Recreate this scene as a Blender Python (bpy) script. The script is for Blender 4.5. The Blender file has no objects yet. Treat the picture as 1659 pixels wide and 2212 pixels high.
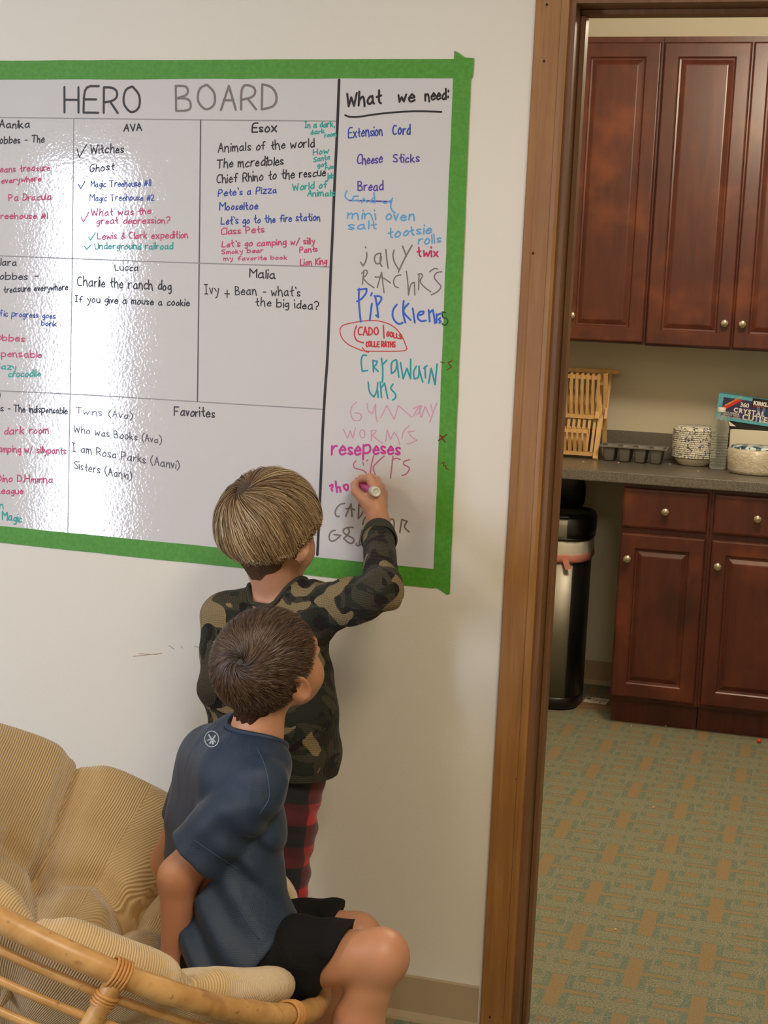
import bpy, bmesh, math, random
import numpy as np
from mathutils import Vector, Matrix

# ---------------------------------------------------------------- camera
W, H = 1659, 2212
F, YAW, PITCH, ROLL, CD, CH = 3315.86, 0.272439, 0.137348, 0.0437145, 3.027217, 1.523637

def cam_axes():
    cy, sy = math.cos(YAW), math.sin(YAW)
    f = np.array([-sy, cy, 0.]); r = np.array([cy, sy, 0.]); u = np.array([0, 0, 1.])
    cp, sp = math.cos(PITCH), math.sin(PITCH)
    f2 = f*cp-u*sp; u2 = u*cp+f*sp
    cr, sr = math.cos(ROLL), math.sin(ROLL)
    return r*cr+u2*sr, u2*cr-r*sr, f2
AX = cam_axes()
CAM = np.array([0, -CD, CH])
def ray(x, y):
    r, u, f = AX
    return f+r*(x-W/2)/F-u*(y-H/2)/F
def at(x, y, Y):
    d = ray(x, y); return CAM+d*((Y+CD)/d[1])
def atz(x, y, Z):
    d = ray(x, y); return CAM+d*((Z-CH)/d[2])

scene = bpy.context.scene
col = scene.collection
cam_data = bpy.data.cameras.new('camera')
cam = bpy.data.objects.new('camera', cam_data); col.objects.link(cam)
cam_data.sensor_fit = 'VERTICAL'; cam_data.sensor_height = 36.0
cam_data.lens = F/H*36.0
cam_data.clip_start = 0.05
r_, u_, f_ = AX
m = Matrix(((r_[0], u_[0], -f_[0]), (r_[1], u_[1], -f_[1]), (r_[2], u_[2], -f_[2])))
cam.matrix_world = Matrix.Translation(Vector(CAM)) @ m.to_4x4()
scene.camera = cam

# ---------------------------------------------------------------- world, lights, exposure
world = bpy.data.worlds.new('world'); scene.world = world; world.use_nodes = True
wb = world.node_tree.nodes['Background']
wb.inputs[0].default_value = (0.62, 0.75, 1.0, 1); wb.inputs[1].default_value = 1.0
def area(name, loc, target, sx, sy, power, color, spread=180):
    l = bpy.data.lights.new(name, 'AREA'); l.shape = 'RECTANGLE'; l.size = sx; l.size_y = sy
    l.energy = power; l.color = color; l.spread = math.radians(spread)
    o = bpy.data.objects.new(name, l); col.objects.link(o)
    d = Vector(target)-Vector(loc)
    o.rotation_euler = d.to_track_quat('-Z', 'Y').to_euler(); o.location = loc
    return o
WX0, WX1, WZ0, WZ1 = -3.90, -3.46, 0.12, 2.16
area('window_daylight', ((WX0+WX1)/2, -4.26, (WZ0+WZ1)/2), ((WX0+WX1)/2, 0, (WZ0+WZ1)/2), WX1-WX0, WZ1-WZ0, 112, (0.60, 0.72, 1.0))
area('ceiling_panel_light', (0.3, -2.3, 2.68), (0.3, -2.3, 0), 0.6, 1.2, 50, (1.0, 0.86, 0.66))
area('ceiling_panel_light', (-2.6, -2.6, 2.68), (-2.6, -2.6, 0), 0.6, 1.2, 24, (1.0, 0.86, 0.66))
kl = bpy.data.lights.new('kitchen_globe_light', 'POINT'); kl.energy = 60; kl.color = (1.0, 0.86, 0.65); kl.shadow_soft_size = 0.14
ko = bpy.data.objects.new('kitchen_globe_light', kl); col.objects.link(ko); ko.location = (-0.15, 1.35, 2.50)
scene.view_settings.view_transform = 'Standard'
scene.view_settings.look = 'None'
scene.view_settings.exposure = 0.13
scene.view_settings.gamma = 1.0
scene.view_settings.use_curve_mapping = False
scene.cycles.max_bounces = 8

# ---------------------------------------------------------------- node helpers
def lin(c):
    return tuple((v/255/12.92 if v/255 <= 0.04045 else ((v/255+0.055)/1.055)**2.4) for v in c[:3])+(1,)
class S:
    """a shader value socket with arithmetic"""
    def __init__(s, nt, sock): s.nt, s.s = nt, sock
    def _m(s, op, *o, clamp=False):
        n = s.nt.nodes.new('ShaderNodeMath'); n.operation = op; n.use_clamp = clamp
        for i, v in enumerate((s,)+o):
            if isinstance(v, S): s.nt.links.new(v.s, n.inputs[i])
            else: n.inputs[i].default_value = v
        return S(s.nt, n.outputs[0])
    def __add__(s, o): return s._m('ADD', o)
    def __sub__(s, o): return s._m('SUBTRACT', o)
    def __mul__(s, o): return s._m('MULTIPLY', o)
    def __truediv__(s, o): return s._m('DIVIDE', o)
    def abs(s): return s._m('ABSOLUTE')
    def sin(s): return s._m('SINE')
    def lt(s, o): return s._m('LESS_THAN', o)
    def gt(s, o): return s._m('GREATER_THAN', o)
    def mx(s, o): return s._m('MAXIMUM', o)
    def mn(s, o): return s._m('MINIMUM', o)
    def pingpong(s, o): return s._m('PINGPONG', o)
    def floor(s): return s._m('FLOOR')
    def modulo(s, o): return s._m('FLOORED_MODULO', o)
    def smooth(s, a, b):
        n = s.nt.nodes.new('ShaderNodeMapRange'); n.interpolation_type = 'SMOOTHSTEP'
        s.nt.links.new(s.s, n.inputs[0]); n.inputs[1].default_value = a; n.inputs[2].default_value = b
        return S(s.nt, n.outputs[0])
class Mat:
    def __init__(s, name, color=(200, 200, 200), rough=0.5, metal=0.0, **kw):
        s.m = bpy.data.materials.new(name); s.m.use_nodes = True; s.nt = s.m.node_tree
        s.b = s.nt.nodes['Principled BSDF']
        s.b.inputs['Base Color'].default_value = lin(color)
        s.b.inputs['Roughness'].default_value = rough; s.b.inputs['Metallic'].default_value = metal
        for k, v in kw.items(): s.b.inputs[k.replace('_', ' ')].default_value = v
    def new(s, t): return s.nt.nodes.new(t)
    def link(s, a, b): s.nt.links.new(a.s if isinstance(a, S) else a, b)
    def coord(s, which='Object', scale=None, rot=None):
        tc = s.new('ShaderNodeTexCoord'); o = tc.outputs[which]
        if scale or rot:
            mp = s.new('ShaderNodeMapping'); s.link(o, mp.inputs[0])
            if scale: mp.inputs['Scale'].default_value = scale
            if rot: mp.inputs['Rotation'].default_value = rot
            o = mp.outputs[0]
        return o
    def xyz(s, o):
        n = s.new('ShaderNodeSeparateXYZ'); s.link(o, n.inputs[0]); return [S(s.nt, n.outputs[i]) for i in range(3)]
    def noise(s, co, scale=5, detail=3, rough=0.5, dist=0.0):
        n = s.new('ShaderNodeTexNoise'); s.link(co, n.inputs['Vector'])
        n.inputs['Scale'].default_value = scale; n.inputs['Detail'].default_value = detail
        n.inputs['Roughness'].default_value = rough; n.inputs['Distortion'].default_value = dist
        return S(s.nt, n.outputs[0])
    def attr(s, name):
        n = s.new('ShaderNodeAttribute'); n.attribute_name = name; return n
    def mix(s, fac, a, b):
        n = s.new('ShaderNodeMix'); n.data_type = 'RGBA'
        for sock, v in ((n.inputs[0], fac), (n.inputs[6], a), (n.inputs[7], b)):
            if isinstance(v, (S,)): s.link(v, sock)
            elif isinstance(v, bpy.types.NodeSocket): s.link(v, sock)
            elif isinstance(v, (int, float)): sock.default_value = v
            else: sock.default_value = lin(v)
        return n.outputs[2]
    def color(s, sock): s.link(sock, s.b.inputs['Base Color'])
    def bump(s, h, strength=0.3, dist=0.01, prev=None):
        n = s.new('ShaderNodeBump'); n.inputs['Strength'].default_value = strength
        n.inputs['Distance'].default_value = dist; s.link(h, n.inputs['Height'])
        if prev: s.link(prev, n.inputs['Normal'])
        s.link(n.outputs[0], s.b.inputs['Normal']); return n.outputs[0]

# ---------------------------------------------------------------- mesh helpers
def mesh_np(name, V, Fc, smooth=False):
    """V (n,3); Fc list of arrays of faces (all same size) or list of tuples"""
    me = bpy.data.meshes.new(name)
    if isinstance(Fc, np.ndarray):
        n, k = Fc.shape
        me.vertices.add(len(V)); me.vertices.foreach_set('co', np.asarray(V, np.float32).ravel())
        me.loops.add(n*k); me.loops.foreach_set('vertex_index', Fc.astype(np.int32).ravel())
        me.polygons.add(n); me.polygons.foreach_set('loop_start', np.arange(0, n*k, k, dtype=np.int32))
        me.update(calc_edges=True); me.validate()
    else:
        me.from_pydata([tuple(v) for v in V], [], [tuple(f) for f in Fc]); me.update()
    if smooth: me.polygons.foreach_set('use_smooth', np.ones(len(me.polygons), bool))
    return me
def obj(name, me, mat, parent=None, mats=None):
    if isinstance(me, bmesh.types.BMesh):
        bm = me; me = bpy.data.meshes.new(name); bm.normal_update(); bm.to_mesh(me); bm.free()
    o = bpy.data.objects.new(name, me); col.objects.link(o)
    for q in (mats or [mat]):
        me.materials.append(q.m if isinstance(q, Mat) else q)
    if parent is not None:
        o.parent = parent
        o.matrix_parent_inverse = parent.matrix_world.inverted() if parent.type != 'EMPTY' else Matrix.Translation(-parent.location)
    return o
def empty(name, loc, label, cat, group=None):
    o = bpy.data.objects.new(name, None); col.objects.link(o); o.location = Vector(loc); o.empty_display_size = 0.05
    tag(o, label, cat, group); return o
def tag(o, label, cat=None, group=None):
    o['label'] = label
    if cat: o['category'] = cat
    if group: o['group'] = group
    return o
def struct(o):
    o['kind'] = 'structure'; return o
def bm_box(bm, lo, hi, bev=0.0, seg=1):
    lo = Vector(lo); hi = Vector(hi)
    r = bmesh.ops.create_cube(bm, size=1.0)
    for v in r['verts']:
        v.co = Vector([(lo[i]+hi[i])/2+v.co[i]*(hi[i]-lo[i]) for i in range(3)])
    if bev > 0:
        es = {e for v in r['verts'] for e in v.link_edges}
        bmesh.ops.bevel(bm, geom=list(es), offset=bev, segments=seg, affect='EDGES', profile=0.5)
    return bm
def box(name, lo, hi, mat, parent=None, bev=0.0, seg=1):
    bm = bmesh.new(); bm_box(bm, lo, hi, bev, seg); return obj(name, bm, mat, parent)
def bm_beam(bm, a, b, w, t, up=(0, 0, 1), bev=0.0):
    """rectangular bar from a to b: width w, thickness t (along up-ish)"""
    a = Vector(a); b = Vector(b); d = (b-a); L = d.length; d.normalize()
    s = d.cross(Vector(up)); s.normalize(); u = s.cross(d)
    r = bmesh.ops.create_cube(bm, size=1.0)
    for v in r['verts']:
        x, y, z = v.co; v.co = (a+b)/2+d*(x*L)+s*(y*w)+u*(z*t)
    if bev > 0:
        es = {e for v in r['verts'] for e in v.link_edges}
        bmesh.ops.bevel(bm, geom=list(es), offset=bev, segments=1, affect='EDGES')
def bm_tube(bm, pts, rad, n=10, closed=False, cap=True):
    P = [Vector(p) for p in pts]; k = len(P)
    rad = rad if hasattr(rad, '__len__') else [rad]*k
    t0 = (P[1]-P[0]).normalized(); ref = Vector((0, 0, 1)) if abs(t0.z) < .9 else Vector((1, 0, 0))
    nrm = t0.cross(ref).normalized(); rings = []
    for i in range(k):
        t = (P[(i+1) % k]-P[i-1]) if closed else (P[min(i+1, k-1)]-P[max(i-1, 0)])
        t.normalize(); nrm = (nrm-t*nrm.dot(t)).normalized(); b = t.cross(nrm)
        rings.append([bm.verts.new(P[i]+(nrm*math.cos(a)+b*math.sin(a))*rad[i]) for a in [2*math.pi*j/n for j in range(n)]])
    for i in range(k if closed else k-1):
        A, B = rings[i], rings[(i+1) % k]; off = 0
        if closed and i == k-1:
            off = min(range(n), key=lambda q: (B[q].co-A[0].co).length)
        for j in range(n):
            f = bm.faces.new((A[j], A[(j+1) % n], B[(j+1+off) % n], B[(j+off) % n])); f.smooth = True
    if cap and not closed:
        bm.faces.new(rings[0][::-1]); bm.faces.new(rings[-1])
    return bm
def bm_lathe(bm, prof, c=(0, 0, 0), n=32, sx=1, sy=1, axis=None, shape=None):
    """profile list of (r,z); optional axis Matrix; shape(angle)->radius factor"""
    rings = []
    for r, z in prof:
        ring = []
        for j in range(n):
            a = 2*math.pi*j/n; q = shape(a, z) if shape else 1
            p = Vector((r*sx*q*math.cos(a), r*sy*q*math.sin(a), z))
            if axis: p = axis @ p
            ring.append(bm.verts.new(p+Vector(c)))
        rings.append(ring)
    for A, B in zip(rings, rings[1:]):
        for j in range(n):
            f = bm.faces.new((A[j], A[(j+1) % n], B[(j+1) % n], B[j])); f.smooth = True
    if prof[0][0] > 1e-6: bm.faces.new(rings[0][::-1])
    if prof[-1][0] > 1e-6: bm.faces.new(rings[-1])
    bmesh.ops.remove_doubles(bm, verts=bm.verts[:], dist=1e-6)
    return bm
def chaikin(pts, it=2, sharp=75):
    pts = [np.array(q, float) for q in pts]
    for _ in range(it):
        if len(pts) < 3: break
        out = [pts[0]]
        for i in range(1, len(pts)-1):
            a, b, c = pts[i-1], pts[i], pts[i+1]
            u = b-a; v = c-b
            cs = u@v/(np.linalg.norm(u)*np.linalg.norm(v)+1e-9)
            if cs < math.cos(math.radians(sharp+15)): out.append(b)
            else: out += [b*.75+a*.25, b*.75+c*.25]
        out.append(pts[-1]); pts = out
    return pts
def spline(pts, n=8):
    """catmull-rom through points"""
    P = [np.array(q, float) for q in pts]; P = [2*P[0]-P[1]]+P+[2*P[-1]-P[-2]]; out = []
    for i in range(1, len(P)-2):
        for k in range(n):
            t = k/n; a, b, c, d = P[i-1:i+3]
            out.append(.5*((2*b)+(-a+c)*t+(2*a-5*b+4*c-d)*t*t+(-a+3*b-3*c+d)*t**3))
    out.append(P[-2]); return out
# ================================================================ materials
M = {}
# painted wall: warm off-white with roller stipple
w = Mat('wall_paint', (222, 214, 199), 0.55); co = w.coord('Object')
n1 = w.noise(co, 260, 2); n2 = w.noise(co, 1.2, 2)
w.color(w.mix(n2, (218, 210, 194), (226, 219, 206))); w.bump(n1, 0.10, 0.002); M['wall'] = w
w = Mat('kitchen_paint', (204, 195, 172), 0.6); co = w.coord('Object')
w.bump(w.noise(co, 260, 2), 0.08, 0.002); M['kwall'] = w
M['ceil'] = Mat('ceiling_paint', (228, 222, 208), 0.8)
# dry-erase board: glossy film that follows the lumpy wall under it
w = Mat('dry_erase_film', (208, 204, 204), 0.055, Specular_IOR_Level=.85); co = w.coord('Object')
w.b.inputs['IOR'].default_value = 1.5
na = w.noise(co, 170, 1.5, 0.5); nb = w.noise(co, 9, 1); nv = w.noise(co, 90, 1)
w.bump(na*0.8+nv*0.5+nb*1.2, 0.9, 0.00017); M['board'] = w
# stained pine trim
def wood(name, c0, c1, c2, rough, axis='z', sc=1.0, bumpy=0.05, pores=True):
    w = Mat(name, c0, rough)
    s = {'z': (28*sc, 28*sc, 1.6*sc), 'x': (1.6*sc, 28*sc, 28*sc), 'y': (28*sc, 1.6*sc, 28*sc)}[axis]
    co = w.coord('Object', scale=s)
    g = w.noise(co, 2.2, 5, 0.62, 0.3); g2 = w.noise(co, 9, 3, 0.6)
    big = w.noise(w.coord('Object'), 2.5*sc, 2)
    c = w.mix(g.smooth(0.35, 0.7), c0, c1); c = w.mix(g2.smooth(0.55, 0.8)*0.5, c, c2); c = w.mix(big.smooth(.35, .7)*.35, c, c2)
    w.color(c); w.bump(g2, bumpy, 0.002); return w
M['casing'] = wood('stained_pine', (144, 98, 48), (162, 114, 60), (114, 70, 33), 0.42)
M['jamb'] = wood('stained_pine_jamb', (112, 76, 46), (128, 88, 54), (84, 54, 32), 0.45)
# cherry cabinets
w = Mat('cherry_cabinet', (96, 40, 26), 0.33); co = w.coord('Object', scale=(10, 10, 1.2))
g = w.noise(co, 3, 4, 0.6, 0.4); b2 = w.noise(w.coord('Object'), 5.5, 3, 0.55)
c = w.mix(g.smooth(.3, .75), (74, 33, 25), (90, 42, 29)); c = w.mix(b2.smooth(.5, .74), c, (112, 56, 32)); c = w.mix(w.noise(w.coord('Object'), 3.1, 2).smooth(.5, .75)*.6, c, (50, 24, 20))
w.color(c); w.bump(g, .04, .002); M['cherry'] = w
M['dark_gap'] = Mat('cabinet_shadow_line', (40, 18, 14), .6)
# laminate counter
w = Mat('speckled_laminate', (104, 98, 90), 0.28); co = w.coord('Object')
sp = w.noise(co, 420, 2, .6); s2 = w.noise(co, 150, 2)
c = w.mix(sp.smooth(.4, .62), (84, 79, 73), (124, 117, 107)); c = w.mix(s2.smooth(.6, .72)*.6, c, (66, 62, 58)); w.color(c); M['counter'] = w
M['base'] = Mat('vinyl_base', (168, 146, 112), 0.45)
M['steel'] = None
w = Mat('brushed_steel', (158, 153, 142), 0.5, 1.0); co = w.coord('Object', scale=(300, 300, 3)); w.bump(w.noise(co, 2, 2), .05, .001); M['steel'] = w
M['knob'] = Mat('satin_nickel', (208, 198, 178), 0.2, 1.0)
M['black'] = Mat('black_plastic', (22, 21, 21), 0.35)
M['grayp'] = Mat('grey_plastic', (112, 108, 102), 0.42)
M['birch'] = wood('pale_bamboo', (206, 164, 104), (222, 184, 126), (180, 134, 80), 0.5, 'z')
M['white'] = Mat('white_plastic', (225, 222, 212), 0.35)
M['paper'] = Mat('white_card', (216, 208, 190), 0.7)
M['cardboard'] = Mat('brown_cardboard', (130, 104, 76), 0.85)
# carpet
w = Mat('patterned_carpet', (130, 126, 96), 0.95, Specular_IOR_Level=0.1); co = w.coord('Object')
x, y, z = w.xyz(co)
wob = (w.noise(co, 55, 2)-.5)*.004
x = x+wob; wob2 = (w.noise(w.coord('Object', scale=(1, 1.01, 1)), 70, 2)-.5)*.004; y = y+wob2
PX, PY = 0.316, 0.3068
def fold(v, c, per): return ((v-(c-per/2)).modulo(per)-per/2).abs()
def rect(dx, dy, cx, cy, hw, hh, sgn=1):
    a = (dx-cx).abs().lt(hw); b = (dy-cy).abs().lt(hh); return a*b
tan = None; teal = None
for ox, oy in ((-.468, .256), (-.310, .256+.1534)):
    dx = fold(x, ox, PX); dy = fold(y, oy, PY)
    for k, (cx, cy, hw, hh) in enumerate(((0, 0, .018, .083), (0, 0, .1, .0088), (.079, .077, .020, .0145), (0, PY/2, .017, .0095))):
        if k == 2 and ox > -.4: continue
        a = rect(dx, dy, cx, cy, hw, hh); tan = a if tan is None else tan.mx(a)
        gw = (.017, .010, .017, .012)[k]; gh = (.004, .009, .004, .004)[k]
        t = rect(dx, dy, cx, cy, hw+gw, hh+gh)
        teal = t if teal is None else teal.mx(t)
fz = w.noise(co, 230, 3, .75); fz2 = w.noise(co, 120, 2, .6)
sage = w.mix(fz.smooth(.38, .62), (106, 110, 94), (152, 148, 124))
tl = w.mix(fz.smooth(.36, .6), (80, 104, 98), (128, 132, 114))
tn = w.mix(fz.smooth(.35, .65), (132, 114, 86), (152, 132, 100))
c = w.mix(teal*fz2.smooth(.25, .55), sage, tl); c = w.mix(tan, c, tn)
w.color(c); w.bump(fz*.5+(tan*-1.0+1.0)*.8, .5, .004); M['carpet'] = w
# inks
INK = {}
for k, c in dict(K=(44, 38, 38), G=(124, 114, 106), B=(50, 72, 160), P=(196, 66, 106), T=(36, 160, 148), V=(86, 66, 156), L=(96, 162, 208),
                 M=(196, 60, 146), R=(200, 56, 56), F=(208, 152, 176), N=(56, 100, 196), D=(52, 46, 46), S=(150, 146, 144), X=(34, 84, 30), Y=(104, 44, 18), Q=(88, 84, 86),
                 C=(34, 152, 162), Z=(196, 40, 98), E=(184, 106, 136), W=(196, 190, 186)).items():
    INK[k] = Mat('marker_ink', c, 0.4, Specular_IOR_Level=.25)
w = Mat('green_painters_tape', (78, 148, 30), 0.55); co = w.coord('Object')
tn_ = w.noise(co, 130, 3, .6); w.color(w.mix(tn_.smooth(.3, .75), (66, 136, 22), (80, 150, 34))); w.bump(tn_, .15, .001); M['tape'] = w

# ================================================================ the setting
RX0, RX1, RY0 = -4.3, 2.6, -4.2
CEIL = 2.70; KX0, KX1, KY1 = -1.45, 1.9, 3.14
DX0, DX1, DZ = -0.505, 0.46, 2.10   # door opening
WT = 0.13
def wallgrid(name, lo, hi, mat): return struct(box(name, lo, hi, mat))
wl = struct(box('wall_front', (RX0, 0, 0), (DX0-.012, WT, CEIL), M['wall']))
struct(box('wall_front_right', (DX1+.012, 0, 0), (RX1, WT, CEIL), M['wall']))
struct(box('wall_front_over_door', (DX0-.012, 0, DZ+.012), (DX1+.012, WT, CEIL), M['wall']))
struct(box('wall_left', (RX0-.1, RY0, 0), (RX0, WT, CEIL), M['wall']))
struct(box('wall_right', (RX1, RY0, 0), (RX1+.1, WT, CEIL), M['wall']))
# rear wall with a tall window opening
bm = bmesh.new()
bm_box(bm, (RX0, RY0-.12, 0), (WX0, RY0, CEIL)); bm_box(bm, (WX1, RY0-.12, 0), (RX1, RY0, CEIL))
bm_box(bm, (WX0, RY0-.12, 0), (WX1, RY0, WZ0)); bm_box(bm, (WX0, RY0-.12, WZ1), (WX1, RY0, CEIL))
struct(obj('wall_back', bm, M['wall']))
bm = bmesh.new()
for lo, hi in (((WX0, RY0-.08, WZ0), (WX0+.02, RY0-.04, WZ1)), ((WX1-.02, RY0-.08, WZ0), (WX1, RY0-.04, WZ1)),
               ((WX0+.02, RY0-.08, WZ0), (WX1-.02, RY0-.04, WZ0+.02)), ((WX0+.02, RY0-.08, WZ1-.02), (WX1-.02, RY0-.04, WZ1)),
               ((WX0+.02, RY0-.07, .66), (WX1-.02, RY0-.05, .69)), ((WX1-.14, RY0-.07, WZ0+.02), (WX1-.125, RY0-.05, WZ1-.02))):
    bm_box(bm, lo, hi)
struct(obj('window_1', bm, M['white']))
struct(box('floor', (RX0, RY0, -.05), (RX1, KY1+.1, 0), M['carpet']))
struct(box('ceiling', (RX0, RY0-.1, CEIL), (RX1, WT, CEIL+.08), M['ceil']))
struct(box('ceiling_kitchen', (KX0-.1, WT, 2.72), (KX1+.1, KY1+.1, 2.8), M['ceil']))
struct(box('wall_kitchen_back', (KX0-.1, KY1, 0), (KX1+.1, KY1+.1, 2.72), M['kwall']))
struct(box('wall_kitchen_left', (KX0-.1, WT, 0), (KX0, KY1, 2.72), M['kwall']))
struct(box('wall_kitchen_right', (KX1, WT, 0), (KX1+.1, KY1, 2.72), M['kwall']))
# vinyl cove bases
def cove(name, x0, x1, y, s=-1, h=.098):
    bm = bmesh.new()
    prof = [(0, 0), (.014, 0), (.012, .006), (.005, .018), (.0035, h-.004), (.001, h), (0, h)]
    A = [bm.verts.new((x0, y+s*a, b)) for a, b in prof]; B = [bm.verts.new((x1, y+s*a, b)) for a, b in prof]
    for i in range(len(prof)): 
        j = (i+1) % len(prof); bm.faces.new((A[i], A[j], B[j], B[i]))
    bm.faces.new(A); bm.faces.new(B[::-1]); bmesh.ops.recalc_face_normals(bm, faces=bm.faces[:])
    return struct(obj(name, bm, M['base']))
cove('baseboard_front', RX0, -.592, 0); cove('baseboard_kitchen', KX0, -.66, KY1)
# door frame: casing (flat with bead), jamb, stop
def casing_profile(): return [(0, 0), (0, .012), (.003, .015), (.016, .0155), (.019, .0145), (.050, .0165), (.052, .0195), (.060, .0205), (.0665, .018), (.068, .012), (.068, 0)]
def casing(name, xo, sgn, z1):
    bm = bmesh.new(); pr = casing_profile()
    A = [bm.verts.new((xo+sgn*a, -b, 0)) for a, b in pr]; B = [bm.verts.new((xo+sgn*a, -b, z1+(a if True else 0)*-1+.076)) for a, b in pr]
    for i in range(len(pr)):
        j = (i+1) % len(pr); bm.faces.new((A[i], A[j], B[j], B[i]))
    bm.faces.new(A); bm.faces.new(B[::-1]); bmesh.ops.recalc_face_normals(bm, faces=bm.faces[:])
    return struct(obj(name, bm, M['casing']))
cs = casing('trim_1', -.584, 1, DZ); casing('trim_2', DX1+.079, -1, DZ)
bm = bmesh.new(); pr = casing_profile()
A = [bm.verts.new((-.584+a, -b, DZ+.076-a)) for a, b in pr]; B = [bm.verts.new((DX1+.079-a, -b, DZ+.076-a)) for a, b in pr]
for i in range(len(pr)):
    j = (i+1) % len(pr); bm.faces.new((A[i], A[j], B[j], B[i]))
bm.faces.new(A); bm.faces.new(B[::-1]); bmesh.ops.recalc_face_normals(bm, faces=bm.faces[:])
struct(obj('trim_3', bm, M['casing']))
# small nail holes in the casing
dk = Mat('nail_hole', (40, 18, 8), .9)
for i, (px, py) in enumerate([(1181, 10), (1223, 10), (1223, 49), (1175, 132), (1215, 172), (1196, 460), (1151, 547), (1193, 535), (1160, 916), (1115, 1683), (1111, 1791), (1058, 2197), (1086, 2198)]):
    q = at(px, py, -.0162); bm = bmesh.new()
    bm_lathe(bm, [(0, 0), (.0019, 0), (.0019, .0006), (0, .0006)], n=8, axis=Matrix.Rotation(math.pi/2, 4, 'X') , c=(0, 0, 0))
    for v in bm.verts: v.co = Vector((q[0]+v.co.x, -.0158+v.co.y, q[2]+v.co.z*1.4))
    o = obj('nail_hole', bm, dk, cs)
jd = WT+.03
j1 = struct(box('door_frame_jamb', (DX0-.012, -.012, 0), (DX0, WT+.012, DZ), M['jamb']))
struct(box('door_frame_jamb', (DX1, -.012, 0), (DX1+.012, WT+.012, DZ), M['jamb']))
struct(box('door_frame_head', (DX0-.012, -.012, DZ), (DX1+.012, WT+.012, DZ+.012), M['jamb']))
struct(box('door_frame_stop', (DX0, .045, 0), (DX0+.011, .085, DZ-.011), M['jamb'], bev=.002))
struct(box('door_frame_stop', (DX1-.011, .045, 0), (DX1, .085, DZ-.011), M['jamb'], bev=.002))
struct(box('door_frame_stop', (DX0, .045, DZ-.011), (DX1, .085, DZ), M['jamb'], bev=.002))

# ================================================================ board, tape and writing
BY = -0.0012
def wall_poly(name, px, y0, y1, mat, parent=None):
    bm = bmesh.new(); pts = [at(a, b, 0) for a, b in px]
    A = [bm.verts.new((q[0], y0, q[2])) for q in pts]; B = [bm.verts.new((q[0], y1, q[2])) for q in pts]
    n = len(pts); bm.faces.new(A); bm.faces.new(B[::-1])
    for i in range(n): bm.faces.new((A[i], B[i], B[(i+1) % n], A[(i+1) % n]))
    bmesh.ops.recalc_face_normals(bm, faces=bm.faces[:]); return obj(name, bm, mat, parent)
board = wall_poly('whiteboard', [(-420, 150), (1000, 148), (955, 1250), (-420, 1115)], -0.0003, BY, M['board'])
tag(board, 'glossy white dry-erase board area on the wall, covered with handwritten lists', 'whiteboard')
jr = random.Random(3)
def wob_edge(a, b, n=26, amp=.5):
    return [(a[0]+(b[0]-a[0])*i/n+jr.uniform(-amp, amp), a[1]+(b[1]-a[1])*i/n+jr.uniform(-amp, amp)) for i in range(n+1)]
tt = wall_poly('painters_tape', wob_edge((-420, 133), (1022, 127))+wob_edge((1020, 169), (-420, 174)), BY, BY-.0005, M['tape'])
tag(tt, 'horizontal green tape strip along the top edge of the whiteboard', 'tape')
tb = wall_poly('painters_tape', wob_edge((-420, 1094), (938, 1229))+wob_edge((937, 1271), (-420, 1128)), BY, BY-.0005, M['tape'])
tag(tb, 'green tape strip along the bottom edge of the whiteboard, behind the boys', 'tape')
tr = wall_poly('painters_tape', [(982, 110), (992, 116), (1005, 125)]+[(1024, 126), (1023, 150), (1021, 168), (1018, 170)]+wob_edge((1017, 176), (972, 1282))+[(966, 1284), (955, 1276), (945, 1270), (935, 1269)]+wob_edge((936, 1262), (979, 170)), BY-.0006, BY-.0012, M['tape'])
tag(tr, 'vertical green tape strip down the right edge of the whiteboard', 'tape')

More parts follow.
